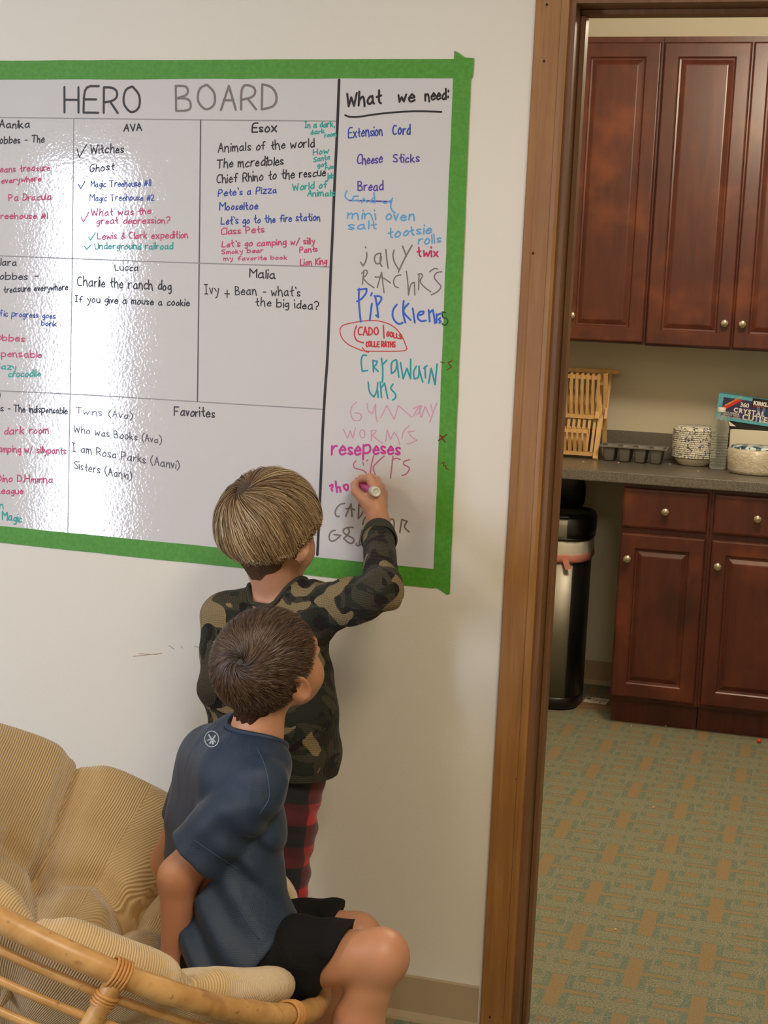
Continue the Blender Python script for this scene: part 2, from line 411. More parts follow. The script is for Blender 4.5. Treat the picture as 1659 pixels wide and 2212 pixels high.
FONT = {
'a': '59 3A 18 06 14 34 56|5A 55 64', 'b': '0E 04|08 2A 5A 67 55 24 05', 'c': '59 3A 18 06 14 34 55', 'd': '59 3A 18 06 14 34 56|5E 54',
'e': '07 57 58 3A 18 06 14 34 55', 'f': '5D 4E 2D 24|09 49', 'g': '59 3A 18 06 15 35 57|5A 52 30 11', 'h': '0E 04|07 2A 4A 54 53', 'i': '0A 04|0D 0E',
'j': '3A 32 20 01|3C 3D', 'k': '0E 04|4A 06|17 54', 'l': '0E 04', 'm': '0A 04|07 2A 39 34|38 5A 6A 74 73', 'n': '0A 04|07 2A 4A 54 53', 'o': '3A 18 06 14 34 56 58 3A',
'p': '0A 00|09 2A 5A 67 55 24 05', 'q': '59 3A 18 06 14 34 56|5A 50', 'r': '0A 04|07 2A 4A', 's': '49 2A 09 17 36 45 24 05', 't': '2E 25 44|09 4A', 'u': '0A 05 24 44 56|5A 54',
'v': '0A 24 4A', 'w': '0A 14 38 54 7A', 'x': '0A 54|5A 04', 'y': '0A 27|5A 31 10', 'z': '0A 5A 04 54',
'A': '04 3E 64|18 58', 'B': '04 0E 4E 5C 4A 09|09 59 66 54 04', 'C': '6D 4E 1C 08 15 34 65', 'D': '04 0E|0E 4D 69 55 04', 'E': '6E 0E 04 64|09 59', 'F': '6E 0E 04|09 59',
'G': '6D 4E 1C 08 14 44 67 69 39', 'H': '0E 04|6E 64|09 69', 'I': '0E 4E|2E 24|04 44', 'J': '1E 6E|4E 45 24 06', 'K': '0E 04|6E 08 64', 'L': '0E 04 64', 'M': '04 0E 49 8E 84',
'N': '04 0E 64 6E', 'O': '4E 1D 08 25 44 76 7B 4E', 'P': '04 0E 4E 6C 59 08', 'R': '04 0E 4E 6C 59 08|38 64', 'S': '6D 3E 0C 1A 58 65 34 05', 'T': '0E 8E|4E 44', 'U': '0E 06 24 54 66 6E',
'V': '0E 34 6E', 'W': '0E 24 4B 74 9E', 'X': '0E 64|6E 04', 'Y': '0E 39|6E 34', '1': '1E 14', '2': '0C 2E 5D 59 04 64', '7': '0E 5E 24', '#': '14 2C|44 5C|07 6A|05 68',
'-': '28 68', '+': '38 30|04 64', "'": '0E 1C', '(': '3F 0B 06 32', ')': '0F 3B 36 02', ':': '05 06|0A 0B', '/': '02 5F', '?': '0C 2E 5D 59 27|24 25', '.': '04 05', ',': '14 02', '&': '65 2C 3E 4C 06 24 57',
'3': '0E 5E 2A 57 44 05', '6': '4E 18 05 34 56 38 17', '0': '3E 0B 05 34 67 6B 3E'}
def glyph_lines(text, x0, y0, x1, y1, cap, jit=.5, seed=0):
    rg = random.Random(hash_s(text)+seed); cur = 0; out = []
    for ch in text:
        if ch == ' ': cur += 5.5; continue
        st = [[(int(t[0], 16), int(t[1], 16)-4) for t in part.split()] for part in FONT[ch].split('|')]
        wd = max(q[0] for s_ in st for q in s_)
        dy = rg.uniform(-.5, .5)*jit; sc = 1+rg.uniform(-.1, .1)*jit; sl = rg.uniform(-.08, .1)*jit
        for s_ in st: out.append([(cur+a*sc+b*sl, b*sc+dy) for a, b in s_])
        cur += wd*sc+2.2+rg.uniform(-.4, .5)*jit
    tot = max(cur-2.2, 1); k = cap/10.0
    ux, uy = (x1-x0)/tot, (y1-y0)/tot
    return [[(x0+a*ux, y0+a*uy-b*k) for a, b in s_] for s_ in out]
def hash_s(t):
    h = 7
    for ch in t: h = (h*31+ord(ch)) % 100003
    return h
def ribbon(name, lines, wpx, mat, parent, depth=None, smooth=2):
    """flat marker strokes lying on the wall; lines are pixel polylines located on the wall plane"""
    V = []; Fs = []; yy = depth if depth is not None else BY-.00035
    hw = wpx*0.54/1040
    for ln in lines:
        if len(ln) == 1: ln = [ln[0], (ln[0][0]+.6, ln[0][1]+.6)]
        ln = chaikin(ln, smooth)
        P = [at(a, b, 0) for a, b in ln]; P = [np.array((q[0], q[2])) for q in P]
        for i in range(len(P)-1):
            d = P[i+1]-P[i]; L = np.linalg.norm(d)
            if L < 1e-7: continue
            d /= L; nn = np.array((-d[1], d[0]))*hw; b = len(V)
            y_ = yy-(len(Fs) % 60)*2.5e-6
            for q in (P[i]-nn, P[i+1]-nn, P[i+1]+nn, P[i]+nn): V.append((q[0], y_, q[1]))
            Fs.append((b, b+1, b+2, b+3))
        for q in P:
            b = len(V)
            y_ = yy-(len(Fs) % 60)*2.5e-6
            for k in range(8): V.append((q[0]+hw*math.cos(k*math.pi/4), y_, q[1]+hw*math.sin(k*math.pi/4)))
            Fs.append(tuple(range(b, b+8)))
    return obj(name, mesh_np(name, V, Fs), mat, parent)
def text(t, x0, y0, x1, y1, cap, ink, wpx=2.2, jit=1.0):
    o = ribbon('written_line', glyph_lines(t, x0, y0, x1, y1, cap, jit), wpx, INK[ink], board)
    return o
# title
text('HERO', 140, 243, 303, 245, 56, 'D', 4.6, .3); text('BOARD', 381, 239, 599, 236, 53, 'G', 4.6, .3)
# ruled grid
for ln in ([(-300, 250), (400, 259), (727, 262)], [(-300, 541), (160, 559), (434, 569), (718, 577)], [(-300, 832), (147, 850), (427, 868), (697, 884)]):
    ribbon('ruled_line', [ln], 2.4, INK['S'], board, BY-.0002)
ribbon('ruled_line', [[(160, 258), (157, 560), (152, 850), (147, 1152)]], 2.2, INK['S'], board, BY-.0002)
ribbon('ruled_line', [[(434, 260), (431, 560), (427, 867)]], 2.8, INK['Q'], board, BY-.0002)
dv = ribbon('divider_line', [[(733, 173), (729, 280), (722, 420), (719, 500), (714, 600), (709, 760), (702, 850), (697, 940), (693, 1050), (686, 1198)]], 5.5, INK['K'], board)
dv['label'] = 'thick black vertical divider line'
for a in [
 ('Aanika', 0, 276, 64, 276, 15, 'K', 2.6), ('Hobbes - The', -10, 311, 96, 307, 15, 'K', 2.4), ('AVA', 268, 283, 307, 282, 14, 'K', 2.8), ('Esox', 545, 286, 597, 285, 19, 'K', 3.0),
 ('Witches', 196, 332, 268, 329, 17, 'K', 2.4), ('Ghost', 195, 371, 246, 367, 16, 'K', 2.2),
 ('Magic Treehouse #11', 197, 404, 326, 402, 13, 'B', 2.0), ('Magic Treehouse #2', 195, 434, 334, 433, 13, 'B', 2.0),
 ('What was the', 198, 467, 326, 462, 14, 'P', 2.3), ('great depression?', 209, 484, 367, 482, 13, 'P', 2.3),
 ('Lewis & Clark expedition', 211, 517, 406, 514, 14, 'P', 2.3), ('Underground railroad', 206, 538, 374, 538, 13, 'T', 2.3),
 ('means treasure', -10, 373, 108, 368, 13, 'P', 2.3), ('everywhere', 4, 396, 90, 391, 12, 'P', 2.3), ('Pa Dracula', 20, 434, 112, 431, 14, 'P', 2.4), ('Treehouse #1', -12, 472, 104, 472, 13, 'P', 2.4),
 ('Clara', -10, 573, 36, 574, 14, 'K', 2.4), ('Hobbes -', -14, 604, 84, 603, 15, 'K', 2.4), ('treasure everywhere', 9, 632, 147, 626, 13, 'K', 2.3),
 ('tific progress goes', -8, 682, 120, 688, 12, 'B', 2.1), ('boink', 90, 703, 123, 705, 11, 'B', 2.1), ('Hobbes', -18, 734, 53, 738, 14, 'P', 2.5), ('dispensable', -22, 769, 90, 773, 14, 'P', 2.4),
 ('lazy', 0, 796, 36, 799, 13, 'T', 2.6), ('crocodile', 19, 814, 88, 813, 13, 'T', 2.6),
 ('es - The indispensable', -4, 887, 146, 894, 14, 'K', 2.3), ('dark room', 10, 938, 106, 935, 15, 'P', 2.5), ('camping w/ sillypants', -12, 975, 143, 981, 14, 'P', 2.4),
 ('Dino D.Hmmna', -6, 1040, 114, 1042, 14, 'P', 2.6), ('League', -6, 1066, 50, 1067, 13, 'P', 2.5), ('n', 0, 1098, 8, 1098, 13, 'T', 2.6), ('Magic', 6, 1121, 48, 1129, 16, 'T', 2.9),
 ('Lucca', 249, 584, 299, 585, 13, 'K', 2.2), ('Charlie the ranch dog', 168, 617, 371, 627, 20, 'K', 2.6), ('If you give a mouse a cookie', 163, 652, 410, 661, 14, 'K', 2.4),
 ('Twins (Ava)', 164, 893, 287, 905, 14, 'Q', 1.9), ('Who was Books (Ava)', 160, 934, 350, 958, 15, 'Q', 2.0), ('I am Rosa Parks (Aanvi)', 157, 974, 388, 1013, 17, 'Q', 2.2), ('Sisters (Aanvi)', 161, 1012, 284, 1036, 17, 'Q', 2.2),
 ('Favorites', 377, 897, 464, 901, 18, 'K', 2.7),
 ('Animals of the world', 472, 329, 680, 317, 18, 'K', 2.4), ('The mcredibles', 469, 363, 612, 356, 18, 'K', 2.5), ('Chief Rhino to the rescue', 469, 396, 704, 380, 18, 'K', 2.4),
 ("Pete's a Pizza", 472, 424, 597, 416, 14, 'B', 2.3), ('Mooseltoe', 475, 454, 557, 452, 15, 'B', 2.5), ("Let's go to the fire station", 478, 485, 691, 476, 15, 'B', 2.3),
 ('Class Pets', 478, 507, 571, 502, 14, 'P', 2.4), ("Let's go camping w/ silly", 480, 534, 680, 527, 13, 'P', 2.4), ('Pants', 648, 546, 686, 543, 11, 'P', 2.2), ('Smoky bear', 479, 549, 568, 545, 9, 'P', 2.0),
 ('my favorite book', 484, 563, 620, 560, 8.5, 'P', 1.9), ('Lion King', 649, 574, 706, 570, 14, 'P', 2.4),
 ('In a dark,', 659, 276, 723, 274, 12, 'T', 2.4), ('dark', 672, 290, 701, 288, 9, 'T', 2.2), ('room', 702, 297, 727, 293, 9, 'T', 2.0), ('How', 677, 336, 710, 331, 13, 'T', 2.3), ('Santa', 678, 350, 713, 344, 10, 'T', 2.1),
 ('got', 686, 362, 707, 358, 9, 'T', 2.1), ('his', 703, 367, 722, 364, 8, 'T', 2.0), ('job', 706, 386, 722, 384, 12, 'T', 2.3), ('World of', 633, 412, 708, 405, 14, 'T', 2.4), ('Animals', 665, 424, 723, 423, 13, 'T', 2.3),
 ('Malia', 540, 598, 595, 603, 18, 'K', 2.6), ("Ivy + Bean - what's", 443, 634, 648, 640, 19, 'K', 2.2), ('the big idea?', 553, 660, 690, 669, 17, 'K', 2.3),
 ('What', 749, 230, 824, 223, 28, 'K', 4.3), ('we', 861, 221, 897, 218, 26, 'K', 4.0), ('need:', 919, 217, 968, 213, 24, 'K', 3.6),
 ('Extension', 753, 298, 826, 292, 20, 'B', 2.4), ('Cord', 849, 290, 886, 290, 22, 'B', 2.8), ('Cheese', 772, 355, 826, 351, 19, 'V', 2.6), ('Sticks', 850, 351, 906, 350, 18, 'V', 2.6), ('Bread', 774, 412, 828, 411, 20, 'V', 2.6),
 ('mini', 751, 471, 811, 474, 20, 'L', 3.0), ('oven', 834, 475, 895, 476, 21, 'L', 3.0), ('salt', 753, 496, 814, 494, 17, 'L', 2.8), ('tootsie', 839, 514, 931, 503, 20, 'L', 3.0), ('rolls', 904, 528, 952, 524, 18, 'L', 2.8),
 ('twix', 902, 553, 946, 555, 20, 'Z', 3.2), ('resepeses', 717, 981, 864, 981, 29, 'M', 4.2)]:
    text(*a)
def Z(lines, ox, oy, s): return [[(ox+a/s, oy+b/s) for a, b in l] for l in lines]
def strokes(lines, wpx, ink, org=(680, 500, 4.366), parent=None, depth=None, name='written_line'):
    return ribbon(name, Z(lines, *org), wpx, INK[ink], parent or board, depth)
px = (0, 0, 1)
strokes([[(746, 249), (755, 253), (775, 253), (810, 247), (860, 242), (905, 240), (954, 242)]], 3.6, 'K', px)
for l, i in (([(167, 322), (172, 340), (188, 312)], 'D'), ([(170, 398), (175, 408), (184, 392)], 'B'), ([(176, 469), (181, 480), (192, 459)], 'P'), ([(192, 512), (196, 519), (207, 503)], 'T'), ([(183, 532), (188, 539), (196, 530)], 'T')):
    strokes([l], 2.3, i, px, name='check_mark')
strokes([[(750, 412), (744, 424), (752, 432)], [(775, 424), (763, 424), (762, 434), (776, 432), (778, 436)], [(782, 438), (786, 428), (793, 437)], [(806, 428), (800, 436), (809, 438)], [(808, 416), (811, 438)], [(826, 436), (832, 440), (846, 432)], [(848, 428), (843, 446), (848, 456), (854, 460)]], 2.8, 'L', px)
strokes([[(755, 433), (800, 434), (846, 436)]], 2.8, 'V', px, name='strike_line')
strokes([[(0, 848), (1, 856), (-2, 862)]], 3, 'K', px)
strokes([[(490, 200), (495, 230), (480, 290), (455, 325), (435, 290)], [(478, 145), (482, 155)], [(620, 205), (575, 215), (560, 260), (580, 310), (620, 300), (630, 240)], [(625, 205), (615, 300), (635, 330)],
 [(672, 170), (680, 260), (693, 345)], [(750, 175), (735, 220), (750, 290), (790, 355)], [(830, 140), (865, 235)], [(920, 130), (860, 230), (795, 370), (790, 385)]], 2.9, 'G')
strokes([[(465, 375), (450, 500)], [(445, 395), (475, 360), (500, 375), (490, 410), (455, 440), (500, 490), (560, 530)], [(590, 530), (632, 385), (655, 580)], [(570, 430), (640, 430), (715, 485)],
 [(815, 410), (770, 415), (740, 465), (755, 520), (790, 530)], [(865, 375), (880, 480), (885, 600), (905, 490), (940, 480), (945, 600)], [(985, 400), (980, 550)], [(975, 405), (1010, 395), (1020, 425), (985, 470), (1040, 530), (1095, 570)],
 [(1085, 380), (1130, 345), (1160, 355)], [(1200, 380), (1150, 385), (1120, 430), (1160, 480), (1200, 520), (1160, 570), (1100, 598)]], 2.5, 'G')
strokes([[(420, 540), (415, 640), (425, 760), (435, 850)], [(410, 550), (490, 540), (490, 580), (440, 640), (400, 660)], [(540, 680), (520, 840)], [(540, 580), (532, 605)], [(570, 610), (590, 700), (600, 810), (580, 790)], [(565, 610), (625, 610), (635, 640), (590, 700)],
 [(775, 690), (735, 740), (735, 820), (790, 880), (830, 860)], [(840, 655), (830, 760), (855, 860)], [(885, 680), (820, 750), (905, 835)], [(925, 725), (945, 860)], [(970, 790), (1020, 785), (1030, 755), (985, 755), (965, 810), (1000, 850), (1050, 840)],
 [(1075, 740), (1080, 790), (1085, 850)], [(1080, 770), (1115, 740), (1125, 790), (1135, 865)], [(1150, 780), (1150, 860)], [(1155, 790), (1185, 775)], [(1185, 815), (1170, 830), (1190, 850), (1175, 862)]], 3.8, 'N')
strokes([[(872, 1105), (820, 970), (720, 870), (540, 830), (300, 870), (240, 900), (240, 980), (300, 1060), (400, 1105), (460, 1130), (600, 1130), (850, 1130), (872, 1105)], [(450, 1095), (480, 1135), (510, 1138)]], 2.0, 'R')
strokes([[(395, 890), (370, 960), (390, 1030), (460, 1050)], [(648, 885), (655, 1005)]]+[[(a, b) for a, b in l] for l in glyph_lines('CADO', 410, 978, 600, 975, 75, .6)]+glyph_lines('GOLLS', 680, 985, 820, 1015, 42, .6)+glyph_lines('COLLE RATHS', 485, 1085, 760, 1090, 48, .6), 2.8, 'R')
strokes([[(490, 1170), (455, 1160), (435, 1220), (450, 1320), (500, 1310)], [(550, 1215), (555, 1325)], [(550, 1215), (590, 1225), (580, 1260), (555, 1275), (600, 1320)], [(630, 1195), (645, 1300), (640, 1420)], [(645, 1250), (680, 1215)],
 [(770, 1210), (720, 1230), (725, 1340), (770, 1310), (775, 1220), (795, 1375)], [(810, 1235), (835, 1390), (870, 1290), (905, 1390), (905, 1205)], [(960, 1270), (930, 1320), (940, 1390), (985, 1380), (985, 1270)], [(985, 1300), (1020, 1420)],
 [(1040, 1275), (1045, 1380)], [(1030, 1290), (1060, 1265)], [(1075, 1430), (1100, 1290), (1135, 1445), (1155, 1250)],
 [(505, 1420), (515, 1520), (560, 1560), (590, 1500), (595, 1425)], [(595, 1500), (600, 1565)], [(620, 1420), (630, 1565)], [(625, 1480), (660, 1430), (690, 1575)], [(740, 1440), (710, 1480), (765, 1530), (765, 1570), (735, 1590)]], 3.2, 'C')
strokes([[(400, 1610), (350, 1640), (335, 1720), (370, 1790), (440, 1780), (440, 1715), (380, 1710)], [(495, 1620), (500, 1690), (540, 1720), (575, 1630), (570, 1700), (590, 1795)], [(620, 1760), (680, 1640), (750, 1770), (790, 1640), (880, 1720), (915, 1750)],
 [(930, 1745), (985, 1640), (1000, 1750)], [(930, 1670), (1010, 1640), (990, 1700), (960, 1730)], [(1010, 1750), (1040, 1650), (1085, 1740)], [(1095, 1630), (1110, 1700)], [(1150, 1620), (1085, 1800)],
 [(270, 1865), (310, 1950), (335, 1880), (360, 1950), (385, 1850)], [(440, 1870), (420, 1900), (440, 1950), (475, 1940), (470, 1880), (440, 1870)], [(535, 1880), (535, 1975)], [(530, 1880), (575, 1870), (580, 1890), (545, 1920), (600, 1970), (640, 2000)],
 [(670, 1980), (685, 1870), (715, 1960), (750, 1890), (790, 1950), (800, 2010)], [(890, 1830), (830, 1890), (825, 1950)], [(940, 1880), (880, 1890), (905, 1930), (965, 1970), (890, 2005), (870, 2000)]], 2.2, 'F')
Z8 = (700, 980, 8.195)
strokes([[(570, 125), (515, 180), (540, 260), (660, 280), (740, 320), (765, 370)], [(690, 150), (705, 200)], [(755, 130), (780, 110)], [(880, 40), (840, 200), (825, 330)], [(1070, 40), (940, 150), (860, 240), (910, 370)], [(1225, 40), (1205, 200), (1180, 430)], [(1205, 120), (1270, 70), (1350, 100)],
 [(1520, 105), (1420, 130), (1400, 190), (1500, 230), (1520, 280), (1450, 370), (1380, 385)]], 2.6, 'E', Z8)
strokes([[(105, 570), (150, 545), (160, 580), (130, 620), (150, 655)], [(210, 490), (215, 560), (235, 680)], [(225, 600), (280, 590), (295, 675)], [(350, 560), (410, 540), (435, 570), (420, 640), (400, 655), (350, 590), (350, 560)], [(570, 440), (590, 455)]], 4.2, 'M', Z8)
strokes([[(370, 880), (280, 890), (200, 1000), (200, 1080), (245, 1120), (270, 1105)], [(385, 1105), (480, 885), (500, 1110)], [(390, 975), (480, 960), (545, 995)], [(620, 890), (610, 1150), (680, 1060), (710, 990), (620, 900)], [(760, 1090), (700, 1180), (690, 1250)],
 [(800, 1100), (860, 1300)], [(900, 1120), (880, 1350)], [(1150, 1190), (1190, 1150), (1250, 1165), (1240, 1400)], [(1160, 1330), (1240, 1325)], [(1380, 1160), (1345, 1390)], [(1380, 1165), (1475, 1195), (1410, 1295), (1510, 1385)]], 3.2, 'G', Z8)
strokes([[(200, 1355), (130, 1370), (85, 1460), (110, 1550), (200, 1540), (295, 1445), (180, 1430)], [(520, 1305), (420, 1300), (340, 1340), (345, 1400), (440, 1460), (540, 1500), (520, 1580), (450, 1590), (350, 1500), (420, 1440), (460, 1370), (420, 1305)],
 [(680, 1350), (620, 1620)], [(680, 1350), (735, 1370), (735, 1410), (670, 1440), (760, 1500), (690, 1580), (620, 1635), (570, 1615), (580, 1585)]], 3.2, 'G', Z8)
TD = BY-.0013
strokes([[(1235, 765), (1205, 760), (1205, 810), (1250, 820), (1260, 855), (1230, 890), (1205, 870)]], 3.0, 'X', parent=tr, depth=TD, name='ink_mark')
strokes([[(1190, 1230), (1225, 1240)], [(1300, 1220), (1260, 1235), (1290, 1280), (1250, 1305)]], 2.0, 'Y', parent=tr, depth=TD, name='ink_mark')
strokes([[(1185, 1920), (1230, 1985)], [(1245, 1915), (1170, 1970)], [(1195, 1930), (1215, 1945), (1200, 1960)]], 2.6, 'Y', parent=tr, depth=TD, name='ink_mark')
strokes([[(1195, 265), (1225, 255), (1215, 285), (1240, 290), (1235, 310), (1270, 328)]], 1.8, 'Y', (680, 940, 4.366), parent=tr, depth=TD, name='ink_mark')
# scuffs on the wall below
scf = Mat('scuff', (186, 160, 130), .8); sc2 = Mat('scuff_grey', (160, 150, 140), .8)
o = ribbon('scuff_mark', [[(288, 1418), (315, 1415), (350, 1411)], [(300, 1412), (340, 1414)]], 1.8, scf, wl, -.0003)
o = ribbon('scuff_mark', [[(366, 1395), (376, 1402)], [(391, 1396), (394, 1400)], [(420, 1397), (430, 1398)]], 1.8, sc2, wl, -.0003)
# ================================================================ kitchen
CZ = 0.945           # counter top height
YF = 2.506           # counter front edge
def rect_rings(bm, x0, x1, z0, z1, prof, fill=True):
    rings = []
    for ins, y in prof:
        rings.append([bm.verts.new((x0+ins, y, z0+ins)), bm.verts.new((x1-ins, y, z0+ins)), bm.verts.new((x1-ins, y, z1-ins)), bm.verts.new((x0+ins, y, z1-ins))])
    for A, B in zip(rings, rings[1:]):
        for i in range(4): bm.faces.new((A[i], A[(i+1) % 4], B[(i+1) % 4], B[i]))
    bm.faces.new(rings[0][::-1])
    if fill: bm.faces.new(rings[-1])
    bmesh.ops.recalc_face_normals(bm, faces=bm.faces[:])
def panel_door(name, x0, x1, z0, z1, y, parent, fw=.056):
    bm = bmesh.new()
    rect_rings(bm, x0, x1, z0, z1, [(0, y+.020), (0, y+.006), (.004, y+.001), (.007, y), (fw-.004, y), (fw, y+.003), (fw+.002, y+.009), (fw+.008, y+.010), (fw+.024, y+.002), (fw+.028, y+.0015)])
    return obj(name, bm, M['cherry'], parent)
def drawer_front(name, x0, x1, z0, z1, y, parent):
    bm = bmesh.new(); rect_rings(bm, x0, x1, z0, z1, [(0, y+.020), (0, y+.007), (.003, y+.003), (.010, y)])
    return obj(name, bm, M['cherry'], parent)
def knob(x, y, z, parent):
    bm = bmesh.new()
    bm_lathe(bm, [(.0055, 0), (.0045, .010), (.006, .014), (.0135, .018), (.0155, .022), (.0145, .026), (.009, .0295), (0, .031)], n=20, axis=Matrix.Rotation(math.pi/2, 4, 'X'), c=(x, y, z))
    return obj('knob', bm, M['knob'], parent)
# upper cabinets
UY = 2.806; UZ0, UZ1 = 1.398, 2.522
def upper(x0, x1, doors, label, z0=UZ0):
    t = empty('wall_cabinet', ((x0+x1)/2, KY1-.15, z0), label, 'cabinet', 'upper wall cabinets')
    box('cabinet_body', (x0, UY+.022, z0), (x1, KY1-.001, UZ1), M['cherry'], t)
    for (a, b, kx) in doors:
        d = panel_door('door', a, b, z0+.006, UZ1-.022, UY, t)
        if kx is not None: knob(kx, UY, z0+.098, d)
    return t
upper(-1.30, -.9745, [(-1.294, -.980, None)], 'dark cherry wall cabinet at the far left, mostly hidden by the door frame')
upper(-.9735, -.6485, [(-.968, -.654, -.922)], 'single-door cherry wall cabinet nearest the door frame, knob at its lower left')
upper(-.6475, -.0005, [(-.644, -.3305, -.356), (-.3245, -.006, -.292)], 'double-door cherry wall cabinet to the right, two knobs side by side', UZ0-.004)
upper(.0005, .645, [(.006, .320, None), (.326, .640, None)], 'cherry wall cabinet beyond the right edge of the doorway')
# base cabinets
LY = 2.534
def lower(x0, x1, units, label):
    t = empty('base_cabinet', ((x0+x1)/2, 2.85, 0), label, 'cabinet', 'base cabinets')
    box('cabinet_body', (x0, LY+.022, .10), (x1, KY1-.001, CZ-.040), M['cherry'], t)
    box('toe_kick', (x0+.002, LY+.072, 0), (x1, LY+.092, .105), M['cherry'], t)
    for (a, b, kx, kd) in units:
        d = drawer_front('drawer', a, b, .742, .888, LY, t); knob(kx, LY, .812, d)
        d = panel_door('door', a, b, .112, .722, LY, t); knob(kd, LY, .630, d)
    return t
lower(-.660, -.3425, [(-.655, -.352, -.500, -.624)], 'cherry base cabinet with one drawer and door, beside the trash can')
lower(-.3415, .62, [(-.331, -.012, -.176, -.302), (-.002, .31, .154, .28)], 'cherry base cabinet to the right, drawer above door, cut off by the picture edge')
# toe kick sits flush at the cabinet end in the photo: dark plinth board
# countertop with backsplash
bm = bmesh.new()
bm_box(bm, (KX0+.001, YF, CZ-.040), (.95, KY1-.001, CZ), .004, 2); bm_box(bm, (KX0+.001, KY1-.021, CZ-.001), (.95, KY1-.001, CZ+.102), .002)
ct = obj('countertop', bm, M['counter']); tag(ct, 'grey speckled laminate countertop with a low backsplash', 'countertop')

# trash can with open lid
cx, cy = -.922, 2.80
t = empty('trash_can', (cx, cy, 0), 'tall brushed steel trash can with black lid open, under the countertop', 'trash can')
def semi(a, z): return 1/((abs(math.cos(a))**3+abs(math.sin(a))**3)**(1/3))
SX, SY = .122, .150
bm = bmesh.new(); bm_lathe(bm, [(1.0, .045), (1.0, .60), (.96, .60), (.96, .05)], c=(cx, cy, 0), n=48, sx=SX, sy=SY, shape=semi); obj('body', bm, M['steel'], t)
bm = bmesh.new(); bm_lathe(bm, [(.98, 0), (1.02, .006), (1.02, .042), (1.0, .050)], c=(cx, cy, 0), n=48, sx=SX, sy=SY, shape=semi); obj('foot_ring', bm, M['black'], t)
# black rear back-panel running up the hinge side
bm = bmesh.new()
for k in range(-5, 6):
    pass
bm_lathe(bm, [(1.012, .05), (1.012, .60), (.97, .60), (.97, .05)], c=(cx, cy, 0), n=48, sx=SX, sy=SY, shape=semi)
bmesh.ops.bisect_plane(bm, geom=bm.verts[:]+bm.edges[:]+bm.faces[:], plane_co=(cx+.100, cy, 0), plane_no=(-1, .15, 0), clear_outer=True)
obj('side_panel', bm, M['black'], t)
lin_ = Mat('thin_white_liner', (206, 200, 184), .5); pk = Mat('pink_drawstring', (206, 132, 118), .5)
bm = bmesh.new()
def ruff(a, z): return semi(a, z)*(1+.012*math.sin(9*a+z*60)+.008*math.sin(23*a))
bm_lathe(bm, [(1.02, .575), (1.07, .60), (1.06, .635), (1.05, .66), (1.0, .665)], c=(cx, cy, 0), n=96, sx=SX, sy=SY, shape=ruff); obj('bin_liner', bm, lin_, t)
bm = bmesh.new()
def ruff2(a, z): return semi(a, z)*(1+.01*math.sin(9*a+z*60))
bm_lathe(bm, [(1.03, .572), (1.085, .580), (1.08, .600), (1.07, .606)], c=(cx, cy, 0), n=96, sx=SX, sy=SY, shape=ruff2)
p0 = Vector((cx+.055, cy-.150, .580)); bm_beam(bm, p0+Vector((-.004, -.008, .012)), p0+Vector((.012, -.01, -.030)), .022, .003, (0, 1, 0)); obj('drawstring', bm, pk, t)
bm = bmesh.new(); bm_lathe(bm, [(1.08, .665), (1.10, .672), (1.10, .715), (1.09, .728), (1.04, .742)], c=(cx, cy, 0), n=48, sx=SX, sy=SY, shape=semi); obj('rim_band', bm, M['steel'], t)
bm = bmesh.new(); bm_lathe(bm, [(1.085, .655), (1.095, .668), (.9, .668)], c=(cx, cy, 0), n=48, sx=SX, sy=SY, shape=semi)
bm_lathe(bm, [(1.06, .738), (1.02, .752), (.93, .754), (.86, .740), (.0, .725)], c=(cx, cy, 0), n=48, sx=SX, sy=SY, shape=semi)
bmesh.ops.bisect_plane(bm, geom=[], plane_co=(0, 0, 0), plane_no=(1, 0, 0))
obj('lid_frame', bm, M['black'], t)
bm = bmesh.new()
bm_lathe(bm, [(0, 0), (.95, .002), (1.0, .010), (.97, .022), (.6, .030), (0, .034)], n=48, sx=SX*.85, sy=SY*.62, shape=semi)
R_ = Matrix.Rotation(math.radians(-76), 4, 'X')
for v in bm.verts: v.co = (R_ @ v.co)+Vector((cx-.03, cy+.115, .812))
obj('lid', bm, M['black'], t)
bm = bmesh.new(); bm_lathe(bm, [(1.105, .668), (1.115, .69), (1.112, .735), (1.06, .748), (1.0, .748)], c=(cx, cy, 0), n=48, sx=SX, sy=SY, shape=semi)
bmesh.ops.bisect_plane(bm, geom=bm.verts[:]+bm.edges[:]+bm.faces[:], plane_co=(cx+.095, cy, 0), plane_no=(-1, .25, 0), clear_outer=True)
obj('hinge_cover', bm, M['black'], t)

# flattened cardboard and a paper leaflet on the floor by the can
q = atz(1290, 1528, .004)
bm = bmesh.new(); bm_box(bm, (-.10, -.075, 0), (.13, .10, .004)); bm_box(bm, (-.08, -.05, .004), (.10, .09, .008))
for v in bm.verts: v.co = Matrix.Rotation(math.radians(8), 4, 'Z') @ v.co + Vector((q[0]+.012, q[1]+.06, 0.0005))
tag(obj('cardboard_sheet', bm, M['cardboard']), 'flattened brown cardboard on the carpet between trash can and cabinet', 'cardboard')
bm = bmesh.new(); bm_box(bm, (-.045, -.035, 0), (.045, .045, .0015))
for v in bm.verts: v.co = Matrix.Rotation(math.radians(-4), 4, 'Z') @ v.co + Vector((q[0]-.015, q[1]+.075, .009))
lf = obj('leaflet', bm, M['paper']); tag(lf, 'small printed white leaflet lying on the brown cardboard', 'leaflet')
bm = bmesh.new(); rg = random.Random(5)
for r in range(6):
    x = -.018
    while x < .035:
        wdt = rg.uniform(.003, .008); bm_box(bm, (x, -.005+r*.006, .0015), (x+wdt, -.0025+r*.006, .0018)); x += wdt+.003
bm_box(bm, (-.042, .006, .0015), (-.024, .034, .0018)); bm_box(bm, (.014, -.024, .0015), (.024, -.014, .0018))
